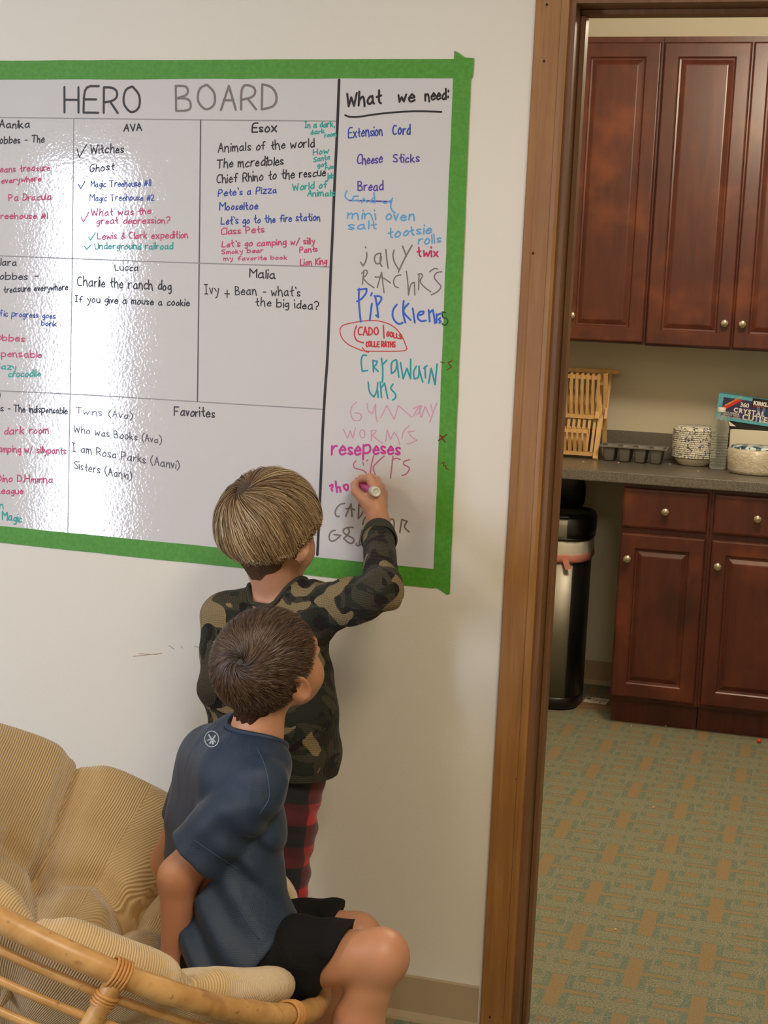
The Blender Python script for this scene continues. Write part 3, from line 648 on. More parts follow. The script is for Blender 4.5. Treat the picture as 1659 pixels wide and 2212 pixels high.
for v in bm.verts: v.co = Matrix.Rotation(math.radians(-4), 4, 'Z') @ v.co + Vector((q[0]-.015, q[1]+.075, .009))
obj('printed_text', bm, Mat('leaflet_print', (90, 86, 78), .8), lf)
# string tangle at the cabinet corner
q = atz(1328, 1552, .003)
bm = bmesh.new(); rg = random.Random(2)
bm_tube(bm, spline([(q[0]-.012, q[1], .002), (q[0]-.002, q[1]-.006, .003), (q[0]+.008, q[1]+.002, .002), (q[0]+.002, q[1]+.008, .004), (q[0]+.006, q[1]+.01, .02), (q[0]+.004, q[1]+.012, .045)]), .0016, 6)
tag(obj('string_scrap', bm, M['paper']), 'pale scrap of string on the floor at the base cabinet corner', 'string')
# little red ball on the floor at the right
q = atz(1640, 1600, .006); bm = bmesh.new(); bmesh.ops.create_icosphere(bm, subdivisions=3, radius=.0085)
for v in bm.verts: v.co = v.co*(1+.05*math.sin(v.co.x*700)) + Vector((q[0], q[1]-.01, .0085))
for f in bm.faces: f.smooth = True
tag(obj('red_bead', bm, Mat('red_candy', (214, 66, 44), .4)), 'tiny red ball on the carpet by the toe kick', 'ball')
bm = bmesh.new(); rg = random.Random(9)
for (a, b) in [(1287, 1557), (1364, 1568), (1395, 1572), (1438, 1568), (1184, 1651), (1330, 2007), (1412, 1743), (1150, 1745)]:
    q = atz(a, b, .003); s_ = rg.uniform(.0015, .003)
    bm_box(bm, (q[0]-s_, q[1]-s_, .001), (q[0]+s_, q[1]+s_, .004), .0006)
o = tag(obj('carpet_crumbs', bm, M['paper']), 'scattered pale crumbs on the patterned carpet', 'crumbs'); o['kind'] = 'stuff'

# ---- things on the counter
# folding bamboo dish rack (cross-braced, two tiers)
rk = empty('dish_rack', (-.95, 2.98, CZ), 'folding pale bamboo dish rack standing at the left end of the counter', 'dish rack')
XR = -.815; XL = -1.08; NS = 9
def bar(name, a, b, w=.012, t=.010, up=(0, 0, 1)):
    bm = bmesh.new(); bm_beam(bm, a, b, w, t, up, .0012); return obj(name, bm, M['birch'], rk)
y0 = 2.945
# side frames: X legs
for xx in (XR, XL):
    bar('leg', (xx, y0-.055, CZ+.004), (xx, y0+.035, CZ+.165), .012, .016, (1, 0, 0))
    bar('leg', (xx+.012, y0+.115, CZ+.004), (xx+.012, y0+.015, CZ+.330), .010, .014, (1, 0, 0))
    bar('leg', (xx-.012, y0+.01, CZ+.155), (xx-.012, y0+.12, CZ+.330), .010, .014, (1, 0, 0))
# long rails (front upper, back upper, middle, lower front, bottom)
R1 = (y0+.0, CZ+.315); R2 = (y0+.125, CZ+.335); R3 = (y0+.03, CZ+.160); R4 = (y0-.065, CZ+.110); R5 = (y0-.03, CZ+.020)
for (yy, zz), ex in ((R1, -.005), (R2, .055), (R3, .005), (R4, -.03), (R5, -.005)):
    bar('rail', (XL-.02, yy, zz), (XR+ex, yy, zz), .012, .016)
def slat_row(n, ya, za, yb, zb, x0, x1, up=.006):
    for i in range(n):
        x = x1-(x1-x0)*i/(n-1); d = Vector((0, yb-ya, zb-za)).normalized()*up
        bar('slat', Vector((x, ya, za))-d, Vector((x, yb, zb))+d*2, .008, .008, (1, 0, 0))
slat_row(13, R3[0], R3[1], R1[0]-.008, R1[1], XL, XR-.012)
slat_row(13, R3[0]+.006, R3[1], R2[0], R2[1], XL+.02, XR+.018)
slat_row(12, R5[0], R5[1], R4[0]+.006, R4[1], XL, XR-.045)
slat_row(12, R5[0]+.008, R5[1], R3[0]+.01, R3[1], XL+.02, XR-.022)
# grey four-cup tray
ty = empty('organizer_tray', (-.665, 2.93, CZ), 'dark grey four-compartment plastic cutlery tray beside the dish rack', 'tray')
tx0, tx1, ty0, ty1, th = -.795, -.545, 2.865, 3.0, .058
bm = bmesh.new(); n = 4; cw = (tx1-tx0-.012)/n
for i in range(n):
    a = tx0+.006+i*cw; b = a+cw-.006
    prof_t = [(a+.001, ty0+.002, b-.001, ty1-.002, CZ+th), (a+.002, ty0+.004, b-.002, ty1-.004, CZ+th-.004), (a+.008, ty0+.010, b-.008, ty1-.010, CZ+.006), (a+.012, ty0+.014, b-.012, ty1-.014, CZ+.0015)]
    def loop(x0, yy0, x1, yy1, z, r=.008):
        out = []
        for (qx, qy, s) in ((x1-r, yy1-r, 0), (x0+r, yy1-r, 1), (x0+r, yy0+r, 2), (x1-r, yy0+r, 3)):
            for k in range(4):
                an = math.pi/2*s+math.pi/2*k/3; out.append(bm.verts.new((qx+r*math.cos(an), qy+r*math.sin(an), z)))
        return out
    Ls = [loop(*p_) for p_ in prof_t]
    inn = [loop(p_[0]+.002, p_[1]+.002, p_[2]-.002, p_[3]-.002, p_[4]+(.0 if k == 0 else .002), .007) for k, p_ in enumerate(prof_t)]
    for A, B in list(zip(Ls, Ls[1:]))+list(zip(inn, inn[1:]))+[(Ls[0], inn[0])]:
        for k in range(16): f = bm.faces.new((A[k], A[(k+1) % 16], B[(k+1) % 16], B[k])); f.smooth = True
    bm.faces.new(Ls[-1]); bm.faces.new(inn[-1])
bmesh.ops.recalc_face_normals(bm, faces=bm.faces[:]); obj('cups', bm, M['grayp'], ty)
bm = bmesh.new()
for lo, hi in (((tx0-.006, ty0-.006), (tx1+.006, ty0+.004)), ((tx0-.006, ty1-.004), (tx1+.006, ty1+.006)), ((tx0-.006, ty0), (tx0+.006, ty1)), ((tx1-.006, ty0), (tx1+.006, ty1))):
    bm_box(bm, (lo[0], lo[1], CZ+th-.003), (hi[0], hi[1], CZ+th+.003), .0015)
for i in range(1, n): x = tx0+.003+i*cw; bm_box(bm, (x-.004, ty0, CZ+th-.002), (x+.003, ty1, CZ+th+.002), .001)
obj('rim', bm, M['grayp'], ty)
# stack of printed paper bowls, upside down on one plain bowl
w = Mat('printed_paper_bowl', (226, 220, 208), .6); co = w.coord('Object', scale=(1, 1, .8))
nn = w.noise(co, 120, 2, .6, 1.5); n2 = w.noise(co, 50, 2, .5, 1)
c = w.mix(nn.smooth(.54, .58), (226, 220, 206), (58, 58, 66)); c = w.mix((n2.gt(.66))*(nn.gt(.48)), c, (50, 86, 150)); w.color(c); M['bowlp'] = w
bx, by = -.447, 2.955
nb_ = 14
for i in range(nb_):
    z0 = CZ+.034+i*.0078; bm = bmesh.new()
    R0 = .083
    bm_lathe(bm, [(R0-.004, z0-.004), (R0, z0-.003), (R0+.0015, z0+.001), (R0-.001, z0+.0035), (R0-.008, z0+.0050), (R0-.022, z0+.020 if i == nb_-1 else z0+.0055), (0, z0+.024 if i == nb_-1 else z0+.0055)] if i < nb_-1 else
             [(R0-.004, z0-.004), (R0, z0-.003), (R0+.0015, z0+.001), (R0-.001, z0+.006), (R0-.010, z0+.014), (R0-.018, z0+.017), (0, z0+.016)], c=(bx, by, 0), n=48)
    o = obj('paper_bowl', bm, M['bowlp'])
    lab = ('topmost blue-printed white paper bowl of the upside-down stack' if i == nb_-1 else 'lowest blue-printed rim of the upside-down paper bowl stack' if i == 0 else 'blue-printed white paper bowl in the middle of the upside-down stack')
    tag(o, lab, 'bowl', 'printed paper bowls in the stack')
bm = bmesh.new(); bm_lathe(bm, [(.045, CZ+.0005), (.055, CZ+.002), (.066, CZ+.018), (.072, CZ+.029), (.070, CZ+.029), (.062, CZ+.016), (.050, CZ+.004), (0, CZ+.004)], c=(bx, by, 0), n=40)
tag(obj('paper_bowl', bm, M['paper']), 'plain off-white bowl underneath the printed bowl stack', 'bowl')
# ribbed water bottle
w = Mat('clear_plastic', (215, 218, 210), .12); tr_ = w.new('ShaderNodeBsdfTransparent'); tr_.inputs[0].default_value = (.93, .95, .94, 1)
lw = w.new('ShaderNodeLayerWeight'); lw.inputs[0].default_value = .45; mxs = w.new('ShaderNodeMixShader'); fr_ = S(w.nt, lw.outputs['Facing'])*.55+.10
w.link(fr_, mxs.inputs[0]); w.link(tr_.outputs[0], mxs.inputs[1]); w.link(w.b.outputs[0], mxs.inputs[2]); w.link(mxs.outputs[0], w.nt.nodes['Material Output'].inputs[0]); M['clear'] = w
wx, wy = -.348, 2.86
bt = empty('water_bottle', (wx, wy, CZ), 'clear ribbed plastic water bottle with white cap in front of the bowls', 'bottle')
prof = [(.020, .0005), (.030, .002), (.0315, .010), (.0300, .018)]
z = .02
while z < .135:
    prof += [(.0318, z), (.0318, z+.004), (.0296, z+.0065), (.0296, z+.008)]; z += .0105
prof += [(.0325, .145), (.0325, .158), (.030, .170), (.024, .186), (.0165, .202), (.0125, .210), (.0125, .216), (.0145, .217), (.0145, .219), (.0120, .220)]
bm = bmesh.new(); bm_lathe(bm, prof, c=(wx, wy, CZ), n=40, shape=lambda a, z: 1+.012*math.sin(5*a+z*260) if z < .15 else 1)
obj('bottle_body', bm, M['clear'], bt)
w = Mat('water', (240, 245, 245), .02); w.b.inputs['Transmission Weight'].default_value = 1.0; w.b.inputs['IOR'].default_value = 1.33
bm = bmesh.new(); bm_lathe(bm, [(.0, .2165), (.0150, .2165), (.0155, .218), (.0155, .232), (.0145, .234), (0, .234)], c=(wx, wy, CZ), n=36, shape=lambda a, z: 1+.01*math.sin(36*a)); obj('cap', bm, M['white'], bt)
# shrink-wrapped plate stack
px_, py_ = -.205, 2.80
w = Mat('cling_film', (214, 206, 190), .18); co = w.coord('Object', scale=(1, 1, 2)); q_ = w.noise(co, 45, 3, .6, 1.2); w.bump(q_, .8, .006); w.b.inputs['Coat Weight'].default_value = .6; w.b.inputs['Coat Roughness'].default_value = .08
w.color(w.mix(q_.smooth(.4, .7), (204, 192, 170), (220, 214, 200)))
ps = empty('plate_stack', (px_, py_, CZ), 'plastic-wrapped stack of white plates at the right edge of the picture', 'plates')
bm = bmesh.new(); bm_lathe(bm, [(.088, .0005), (.098, .003), (.104, .016), (.108, .060), (.109, .084), (.104, .094), (.098, .090), (0, .088)], c=(px_, py_, CZ), n=64, shape=lambda a, z: 1+.008*math.sin(11*a+z*90)+.006*math.sin(29*a)); obj('wrapped_plates', bm, w, ps)
w = Mat('plate_label', (60, 120, 150), .3); co = w.coord('Object'); nn = w.noise(w.coord('Object', scale=(1, .5, 1)), 42, 1, .5, .6)
w.color(w.mix(nn.smooth(.48, .52), (34, 78, 108), (206, 220, 222)))
bm = bmesh.new(); bm_lathe(bm, [(.094, .0905), (.096, .093), (.094, .1015), (.060, .103), (0, .103)], c=(px_, py_, CZ), n=64); obj('top_label', bm, w, ps)
# white letters on the label
def text_mesh(name, s, size, M4, mat, parent, extrude=.0002, bold=.0, spacing=1.0, font=None):
    cu = bpy.data.curves.new(name, 'FONT'); cu.body = s; cu.size = size; cu.extrude = extrude; cu.offset = bold; cu.space_character = spacing; cu.resolution_u = 3
    o = bpy.data.objects.new(name, cu); col.objects.link(o); o.matrix_world = M4
    bpy.context.view_layer.update(); dg = bpy.context.evaluated_depsgraph_get()
    me = bpy.data.meshes.new_from_object(o.evaluated_get(dg)); me.transform(M4); bpy.data.objects.remove(o)
    return obj(name, me, mat, parent)
# white carton with a black one on it, cutlery box on top
wc = box('carton', (-.315, 2.93, CZ+.0005), (.12, 3.10, CZ+.150), M['paper'], bev=.002); tag(wc, 'plain white carton standing behind the bottle and the wrapped plates', 'box')
bm = bmesh.new(); bm_box(bm, (-.325, 2.925, 0), (-.30, 3.02, .008)); 
wb_ = box('base_strip', (-.316, 2.926, CZ+.0005), (.12, 2.93, CZ+.012), Mat('teal_card', (20, 92, 108), .5), wc)
kb = box('carton', (-.318, 2.935, CZ+.1505), (.12, 3.09, CZ+.232), Mat('black_card', (20, 16, 14), .6), bev=.002); tag(kb, 'flat black carton between the white carton and the cutlery box', 'box')
cr = empty('cutlery_box', (-.13, 3.0, CZ+.2325), 'blue and purple box of clear plastic cutlery on top of the black carton', 'box')
# the box leans back a little and is turned; front face measured in its own frame
A0 = at(1558, 850, 2.93); A1 = at(1659, 865, 2.93); B0 = at(1545, 904, 2.93)
ex = Vector(A1-A0); ex.normalize(); ez = Vector(A0-B0); hh = ez.length; ez = (ez-ex*ez.dot(ex)).normalized(); ey = ez.cross(ex)
wd = .36; O = Vector(B0)+Vector((0, 0, 0)); 
FM = Matrix.Translation(O) @ Matrix((ex, ey, ez)).transposed().to_4x4()
def fbox(name, x0, x1, z0, z1, y0, y1, mat, parent, sk=0):
    bm = bmesh.new(); bm_box(bm, (x0, y0, z0), (x1, y1, z1))
    for v in bm.verts: v.co = FM @ Vector((v.co.x+v.co.z*sk, v.co.y, v.co.z))
    return obj(name, bm, mat, parent)
LB = Mat('light_blue_card', (84, 170, 190), .4); PU = Mat('purple_print', (48, 44, 88), .4)
w = Mat('blue_print', (24, 60, 110), .4)
fbox('carton_body', 0, wd, 0, hh, 0, .10, LB, cr)
fbox('front_panel', .018, wd, .012, hh-.012, -.0006, 0, PU, cr)
fbox('blue_panel', .165, wd, hh*.42, hh-.012, -.0009, -.0006, w, cr)
fbox('name_panel', .125, wd, hh-.034, hh+.0005, -.0014, -.0006, Mat('black_print', (16, 12, 14), .4), cr)
# diagonal red flash
bm = bmesh.new(); vs = [(.019, .050), (.019, .030), (.090, hh-.013), (.062, hh-.013)]
A = [bm.verts.new(FM @ Vector((a, -.0012, b))) for a, b in vs]; bm.faces.new(A)
obj('red_flash', bm, Mat('red_print', (206, 44, 30), .4), cr)
wt = Mat('white_print', (228, 224, 214), .4); yl = Mat('yellow_print', (220, 180, 60), .4)
RX = Matrix.Rotation(math.pi/2, 4, 'X')
def ft(s, x, z, size, mat, bold=.0004, sp=1.0, rot=0, y=-.0016):
    text_mesh('lettering', s, size, FM @ Matrix.Translation((x, y, z)) @ RX @ Matrix.Rotation(rot, 4, 'Z'), mat, cr, .0001, bold, sp)
ft('360', .083, hh-.038, .022, wt, .0007)
ft('CRYSTAL', .062, hh-.062, .024, wt, .0009, 1.22)
ft('CUTLERY', .098, hh-.085, .030, wt, .0009, 1.05)
ft('KIRKLAND', .130, hh-.024, .020, wt, .0012)
ft('SIGNATURE', .130, hh-.0325, .0075, Mat('red_small_print', (190, 50, 40), .4), .0001)
ft('HEAVY PREMIUM', .022, .0265, .0085, wt, .0001); ft('WEIGHT PIECES', .028, .019, .0085, wt, .0001); ft('120 KNIVES / 120 FORKS / 120 SPOONS', .020, .0115, .0068, wt, .0001)
ft('PREMIUM CRYSTAL', .030, .052, .0085, yl, .0002, 1.0, math.radians(37))
# pictured fork and knife
bm = bmesh.new()
for x in (.150, .170):
    bm_box(bm, (x, 0, .012), (x+.004, .0004, hh-.045)); 
    for k in (-1, 0, 1): bm_box(bm, (x+.0015+k*.0035, 0, hh-.045), (x+.003+k*.0035, .0004, hh-.028))
for v in bm.verts: v.co = FM @ (v.co+Vector((0, -.0020, 0)))
obj('pictured_cutlery', bm, Mat('silver_print', (140, 160, 196), .4), cr)
# small torn flap and crumbs on the counter
q = at(1565, 912, 2.92); bm = bmesh.new(); vs = [at(1573, 909, 2.92), at(1590, 921, 2.92), at(1577, 920, 2.915)]
A = [bm.verts.new(v) for v in vs]; B = [bm.verts.new(Vector(v)+Vector((0, .001, 0))) for v in vs]; bm.faces.new(A); bm.faces.new(B[::-1])
for i in range(3): bm.faces.new((A[i], A[(i+1) % 3], B[(i+1) % 3], B[i]))
obj('torn_flap', bm, M['paper'], cr)
bm = bmesh.new()
for (a, b) in [(1336, 1000), (1448, 1003), (1508, 1018), (1471, 1003), (1260, 998)]:
    q = atz(a, b, CZ); bm_box(bm, (q[0]-.003, q[1]-.002, CZ+.0003), (q[0]+.003, q[1]+.002, CZ+.0025), .0006)
o = tag(obj('counter_crumbs', bm, M['white']), 'white crumbs scattered along the countertop', 'crumbs'); o['kind'] = 'stuff'
# clear plastic bag edge at the far left of the counter
q = atz(1205, 985, CZ); bm = bmesh.new()
bm_lathe(bm, [(.03, .0005), (.036, .01), (.038, .08), (.030, .16), (.012, .19), (.012, .205), (0, .205)], c=(q[0]-.052, q[1]-.080, CZ), n=24, shape=lambda a, z: 1+.03*math.sin(5*a+z*80))
tag(obj('plastic_bottle', bm, Mat('frosted_plastic', (214, 214, 206), .3, Transmission_Weight=.4)), 'pale plastic bottle just showing behind the door frame, left of the rack', 'bottle')
# ================================================================ signed-distance sculpting
f32 = np.float32
def nrm(v): v = np.asarray(v, float); return v/np.linalg.norm(v)
class Cap:
    def __init__(s, a, b, ra, rb, k=.02, flat=None):
        s.a, s.b, s.ra, s.rb, s.k, s.flat = np.array(a, float), np.array(b, float), ra, rb, k, flat
    def __call__(s, p):
        ba = s.b-s.a; h = np.clip((p-s.a)@ba/(ba@ba+1e-12), 0, 1)
        d = p-s.a-h[:, None]*ba
        if s.flat is not None:       # squash along a direction: (dir, factor>1)
            n, fct = s.flat; d = d+(d@n)[:, None]*n*(fct-1)
        return np.sqrt((d*d).sum(1))-(s.ra+h*(s.rb-s.ra))
class Ell:
    def __init__(s, c, r, ax=None, k=.02):
        s.c, s.r, s.ax, s.k = np.array(c, float), np.array(r, float), (np.eye(3) if ax is None else np.array(ax)), k
    def __call__(s, p):
        q = (p-s.c)@s.ax.T; a = np.sqrt(((q/s.r)**2).sum(1)); b = np.sqrt(((q/s.r**2)**2).sum(1))
        return a*(a-1)/(b+1e-9)
class Half:      # keeps the side the normal points away from
    def __init__(s, p0, n): s.p0, s.n = np.array(p0, float), nrm(n)
    def __call__(s, p): return (p-s.p0)@s.n
class Cut:       # shape clipped by half spaces
    def __init__(s, sh, *hs, k=None): s.sh, s.hs, s.k = sh, hs, (k if k is not None else getattr(sh, 'k', .02))
    def __call__(s, p):
        d = s.sh(p)
        for h in s.hs: d = np.maximum(d, h(p))
        return d
def smin(a, b, k):
    h = np.clip(.5+.5*(b-a)/k, 0, 1); return b+(a-b)*h-k*h*(1-h)
class U:
    def __init__(s, prims, subs=(), inter=(), disp=None, k=.02): s.prims, s.subs, s.inter, s.disp, s.k = prims, subs, inter, disp, k
    def __call__(s, p):
        d = None
        for q in s.prims:
            e = q(p); d = e if d is None else smin(d, e, q.k)
        if s.disp is not None: d = d+s.disp(p, d)
        for q in s.subs: d = -smin(-d, q(p), getattr(q, 'k', .005))
        for q in s.inter: d = np.maximum(d, q(p))
        return d
class Shell:     # hollow cloth: outer surface with cavity, clipped
    def __init__(s, body, th, cuts): s.body, s.th, s.cuts = body, th, cuts
    def __call__(s, p):
        d = s.body(p); d = np.maximum(d, -(d+s.th))
        for c in s.cuts: d = np.maximum(d, c(p))
        return d
def sculpt(f, lo, hi, h, slack=1.35):
    lo = np.array(lo, float); hi = np.array(hi, float); B = 8
    nb = np.ceil((hi-lo)/(B*h)).astype(int)
    g = np.stack(np.meshgrid(*[np.arange(n) for n in nb], indexing='ij'), -1).reshape(-1, 3)
    d = f(lo+(g+.5)*B*h); act = g[np.abs(d) < B*h*.87*slack+.004]
    r = np.arange(B+1); loc = np.stack(np.meshgrid(r, r, r, indexing='ij'), -1).reshape(-1, 3)
    Fv = np.empty((len(act), (B+1)**3), f32)
    for i in range(0, len(act), 400):
        a = act[i:i+400]; P = (lo+(a[:, None, :]*B+loc[None])*h).reshape(-1, 3)
        Fv[i:i+400] = f(P).reshape(len(a), -1)
    Fv = Fv.reshape(-1, B+1, B+1, B+1)
    cs = [(i, j, k) for i in (0, 1) for j in (0, 1) for k in (0, 1)]
    C = {c: Fv[:, c[0]:c[0]+B, c[1]:c[1]+B, c[2]:c[2]+B] for c in cs}
    ng = sum((C[c] < 0).astype(np.int8) for c in cs); m = (ng > 0) & (ng < 8)
    bi, ix, iy, iz = np.nonzero(m); cell = act[bi]*B+np.stack([ix, iy, iz], 1)
    V = {c: C[c][m].astype(float) for c in cs}
    acc = np.zeros((len(cell), 3)); cnt = np.zeros(len(cell))
    for c in cs:
        for ax in range(3):
            if c[ax] == 0:
                c2 = list(c); c2[ax] = 1; c2 = tuple(c2)
                va, vb = V[c], V[c2]; x = (va < 0) != (vb < 0)
                t = np.where(x, va/(va-vb+1e-20), 0); pt = np.tile(np.array(c, float), (len(cell), 1)); pt[:, ax] += t
                acc[x] += pt[x]; cnt[x] += 1
    P = lo+(cell+acc/cnt[:, None])*h
    N = nb*B+2; key = (cell[:, 0]*N[1]+cell[:, 1])*N[2]+cell[:, 2]
    order = np.argsort(key); sk = key[order]
    def look(c):
        kk = (c[:, 0]*N[1]+c[:, 1])*N[2]+c[:, 2]; i = np.clip(np.searchsorted(sk, kk), 0, len(sk)-1)
        return np.where(sk[i] == kk, order[i], -1)
    Q = []
    v0 = V[(0, 0, 0)]
    for ax in range(3):
        e = [0, 0, 0]; e[ax] = 1; v1 = V[tuple(e)]; x = (v0 < 0) != (v1 < 0)
        a, b = (ax+1) % 3, (ax+2) % 3; c = cell[x]
        ca = c.copy(); ca[:, a] -= 1; cb = c.copy(); cb[:, b] -= 1; cab = ca.copy(); cab[:, b] -= 1
        q = np.stack([look(c), look(ca), look(cab), look(cb)], 1); fl = v0[x] < 0
        q[~fl] = q[~fl][:, ::-1]; Q.append(q[(q >= 0).all(1)])
    return P, np.concatenate(Q)
def sdf_obj(name, f, lo, hi, h, mat, parent=None, slack=1.35):
    V, Q = sculpt(f, lo, hi, h, slack)
    return obj(name, mesh_np(name, V, Q, True), mat, parent)
def frame(az, pitch=0, roll=0):
    """rows: right, forward, up. az: degrees turned right from +y; pitch up"""
    a, b, c = map(math.radians, (az, pitch, roll))
    f = np.array([math.sin(a)*math.cos(b), math.cos(a)*math.cos(b), math.sin(b)])
    r = np.array([math.cos(a), -math.sin(a), 0]); u = np.cross(r, f)
    r2 = r*math.cos(c)-u*math.sin(c); u2 = u*math.cos(c)+r*math.sin(c)
    return np.stack([r2, f, u2])
def head_prims(c, A, s=1.0):
    c = np.array(c); L = lambda r, f, u: c+np.array([r, f, u])*s@A
    E = lambda p, r, k=.015, ax=A: Ell(L(*p), np.array(r)*s, ax, k)
    P = [E((0, -.014, .020), (.068, .084, .076)), E((0, .026, -.024), (.057, .052, .066), .03), E((0, .036, -.066), (.036, .034, .030), .03)]
    for q in (-1, 1): P.append(E((q*.031, .046, -.040), (.025, .024, .026), .02))
    P += [Cap(L(0, .076, -.006), L(0, .092, -.032), .006*s, .0095*s, .012), E((0, .079, -.036), (.015, .010, .008), .008),
          Cap(L(-.030, .068, .014), L(.030, .068, .014), .012*s, .012*s, .018), E((0, .073, -.058), (.019, .011, .006), .006), E((0, .073, -.0665), (.017, .010, .006), .005), E((0, .066, -.088), (.016, .015, .013), .015)]
    for q in (-1, 1):
        ea = frame(0, 0, 0); az = q*18
        # outer ear leaf angled out from the skull
        rr = np.array([math.cos(math.radians(28)), -q*0, 0])
        out = nrm(A[0]*q*.90-A[1]*.43); fwd = nrm(A[1]*.9+A[0]*q*.43); up = nrm(A[2]*.98-A[1]*.18); fwd = nrm(np.cross(up, out))*(1 if q > 0 else -1)
        ax = np.stack([out, np.cross(up, out), up])
        P.append(Ell(L(q*.0770, -.010, -.014), np.array([.0085, .0195, .0300])*s, ax, .006))
        P.append(Ell(L(q*.0735, .000, -.0400), np.array([.006, .008, .009])*s, ax, .006))
    subs = []
    for q in (-1, 1):
        subs.append(E((q*.029, .088, -.004), (.013, .013, .009), .008))
        out = nrm(A[0]*q*.90-A[1]*.43); up = nrm(A[2]*.98-A[1]*.18)
        ax = np.stack([out, np.cross(up, out), up])
        subs.append(Ell(L(q*.0865, -.0075, -.0110), np.array([.0085, .0120, .0200])*s, ax, .004))
    subs.append(E((0, .086, -.0622), (.020, .006, .0012), .002))
    return P, subs, L
def add_eyes(c, A, parent, s=1.0):
    wm = Mat('eye_white', (236, 232, 226), .15); im = Mat('iris', (92, 66, 44), .2)
    for q in (-1, 1):
        p = Vector(np.array(c)+np.array([q*.029, .0625, -.004])*s@A)
        bm = bmesh.new(); bmesh.ops.create_uvsphere(bm, u_segments=20, v_segments=12, radius=.0108*s)
        for v in bm.verts: v.co += p
        for f in bm.faces: f.smooth = True
        e = obj('eye', bm, wm, parent)
        bm = bmesh.new(); bm_lathe(bm, [(0, .0106*s), (.0030*s, .0105*s), (.0052*s, .0098*s), (.0054*s, .0090*s)], n=16)
        R3 = Matrix((A[0], -A[2], A[1])).transposed().to_4x4()
        for v in bm.verts: v.co = R3 @ v.co + p
        obj('iris', bm, im, e)
def hand_prims(w, d, n, side, curl=.5, s=1.0):
    """w wrist point, d direction of the hand, n palm normal, side +1/-1: where the thumb is along d x n"""
    w = np.array(w, float); d = nrm(d); n = nrm(n-d*(np.array(n)@d)); t = np.cross(d, n)*side
    L = lambda a, b, c: w+(d*a+t*b+n*c)*s
    P = [Cap(L(0, 0, 0), L(.018, .004, 0), .018*s, .017*s, .014), Cap(L(.02, .012, 0), L(.050, .019, 0), .0125*s, .010*s, .014), Cap(L(.02, -.002, 0), L(.052, .001, 0), .0125*s, .010*s, .014), Cap(L(.02, -.013, 0), L(.048, -.017, 0), .011*s, .009*s, .014)]
    for i, (b, l) in enumerate(((.021, .052), (.007, .058), (-.007, .054), (-.020, .042))):
        p = L(.052-abs(i-1)*.003, b, 0); ang = 0
        for j, fr in enumerate((.42, .32, .26)):
            ang += curl*(.75 if j == 0 else .9)
            q = p+(d*math.cos(ang)+n*math.sin(ang)+t*(.06*(1.5-i) if j == 0 else 0))*l*fr*s
            P.append(Cap(p, q, (.0078-.0008*j)*s, (.0070-.0008*j)*s, .004)); p = q
    a = L(.012, .016, .004); b = L(.030, .034, .010); c_ = L(.048, .040, .016); e = L(.060, .038, .022)
    P += [Cap(a, b, .011*s, .0095*s, .010), Cap(b, c_, .0088*s, .0080*s, .005), Cap(c_, e, .0078*s, .0065*s, .004)]
    return P
# ================================================================ papasan chair
RC = np.array([-1.14963, -.7286, .5175]); RR = .4548; GX, GY = -.37661, -.32794
rn = nrm([-GX, -GY, 1.]); re1 = nrm([1, 0, GX]); re2 = np.cross(rn, re1)
def rp(r, a, w): return RC+r*(math.cos(a)*re1+math.sin(a)*re2)+w*rn
w = Mat('rattan_cane', (196, 148, 84), .38); co = w.coord('Object')
n1 = w.noise(w.coord('Object', scale=(6, 6, 6)), 2.5, 4, .6, .5); n2 = w.noise(co, 70, 3, .6); n3 = w.noise(co, 16, 2, .5, 1.0)
c = w.mix(n1.smooth(.3, .7), (176, 130, 74), (204, 160, 102)); c = w.mix(n3.smooth(.6, .72)*.55, c, (128, 84, 40)); c = w.mix(n2.smooth(.62, .74)*.6, c, (92, 60, 32)); w.color(c); w.bump(n2, .1, .002); M['rattan'] = w
M['wrap'] = Mat('cane_binding', (190, 134, 72), .45)
w = Mat('corduroy_cushion', (226, 198, 150), .8, Sheen_Weight=.5, Sheen_Roughness=.4)
uv = w.coord('UV'); ux, uy, uz = w.xyz(uv); nn = w.noise(w.coord('Object'), 9, 3)
ribp = ((ux+(nn-.5)*.012)*(2*math.pi/.0047)).sin()
c = w.mix(nn.smooth(.3, .7), (222, 190, 140), (234, 205, 158)); c = w.mix((ribp*.5+.5).smooth(0, .5), (200, 164, 108), c)
c = w.mix(w.noise(w.coord('Object'), 3.5, 2).smooth(.6, .75)*.3, c, (206, 168, 108)); w.color(c); w.bump(ribp, .65, .0022); M['cord'] = w

chair = empty('papasan_chair', (RC[0]-.09, RC[1]-.08, 0), 'round rattan papasan chair at the bottom left, tilted bowl frame', 'chair')
bm = bmesh.new(); N = 160; nodes = [2*math.pi*k/5+.35 for k in range(5)]+[math.radians(331)]
pts = []; rads = []
for i in range(N):
    a = 2*math.pi*i/N; pts.append(rp(RR, a, 0)); rads.append(.0185+.0007*math.sin(3*a+1)+sum(.0018*math.exp(-((a-q+math.pi) % (2*math.pi)-math.pi)**2/.0006) for q in nodes))
bm_tube(bm, pts, rads, 16, closed=True); obj('rim', bm, M['rattan'], chair)
for r, wq, rad in ((.972, -.040, .0072), (.945, -.082, .0068), (.91, -.126, .0068), (.85, -.175, .0068), (.75, -.225, .0068), (.58, -.27, .0068), (.36, -.30, .0068)):
    bm = bmesh.new(); bm_tube(bm, [rp(RR*r, 2*math.pi*i/96, wq+.002*math.sin(5*2*math.pi*i/96)) for i in range(96)], rad, 8, closed=True); obj('hoop', bm, M['rattan'], chair)
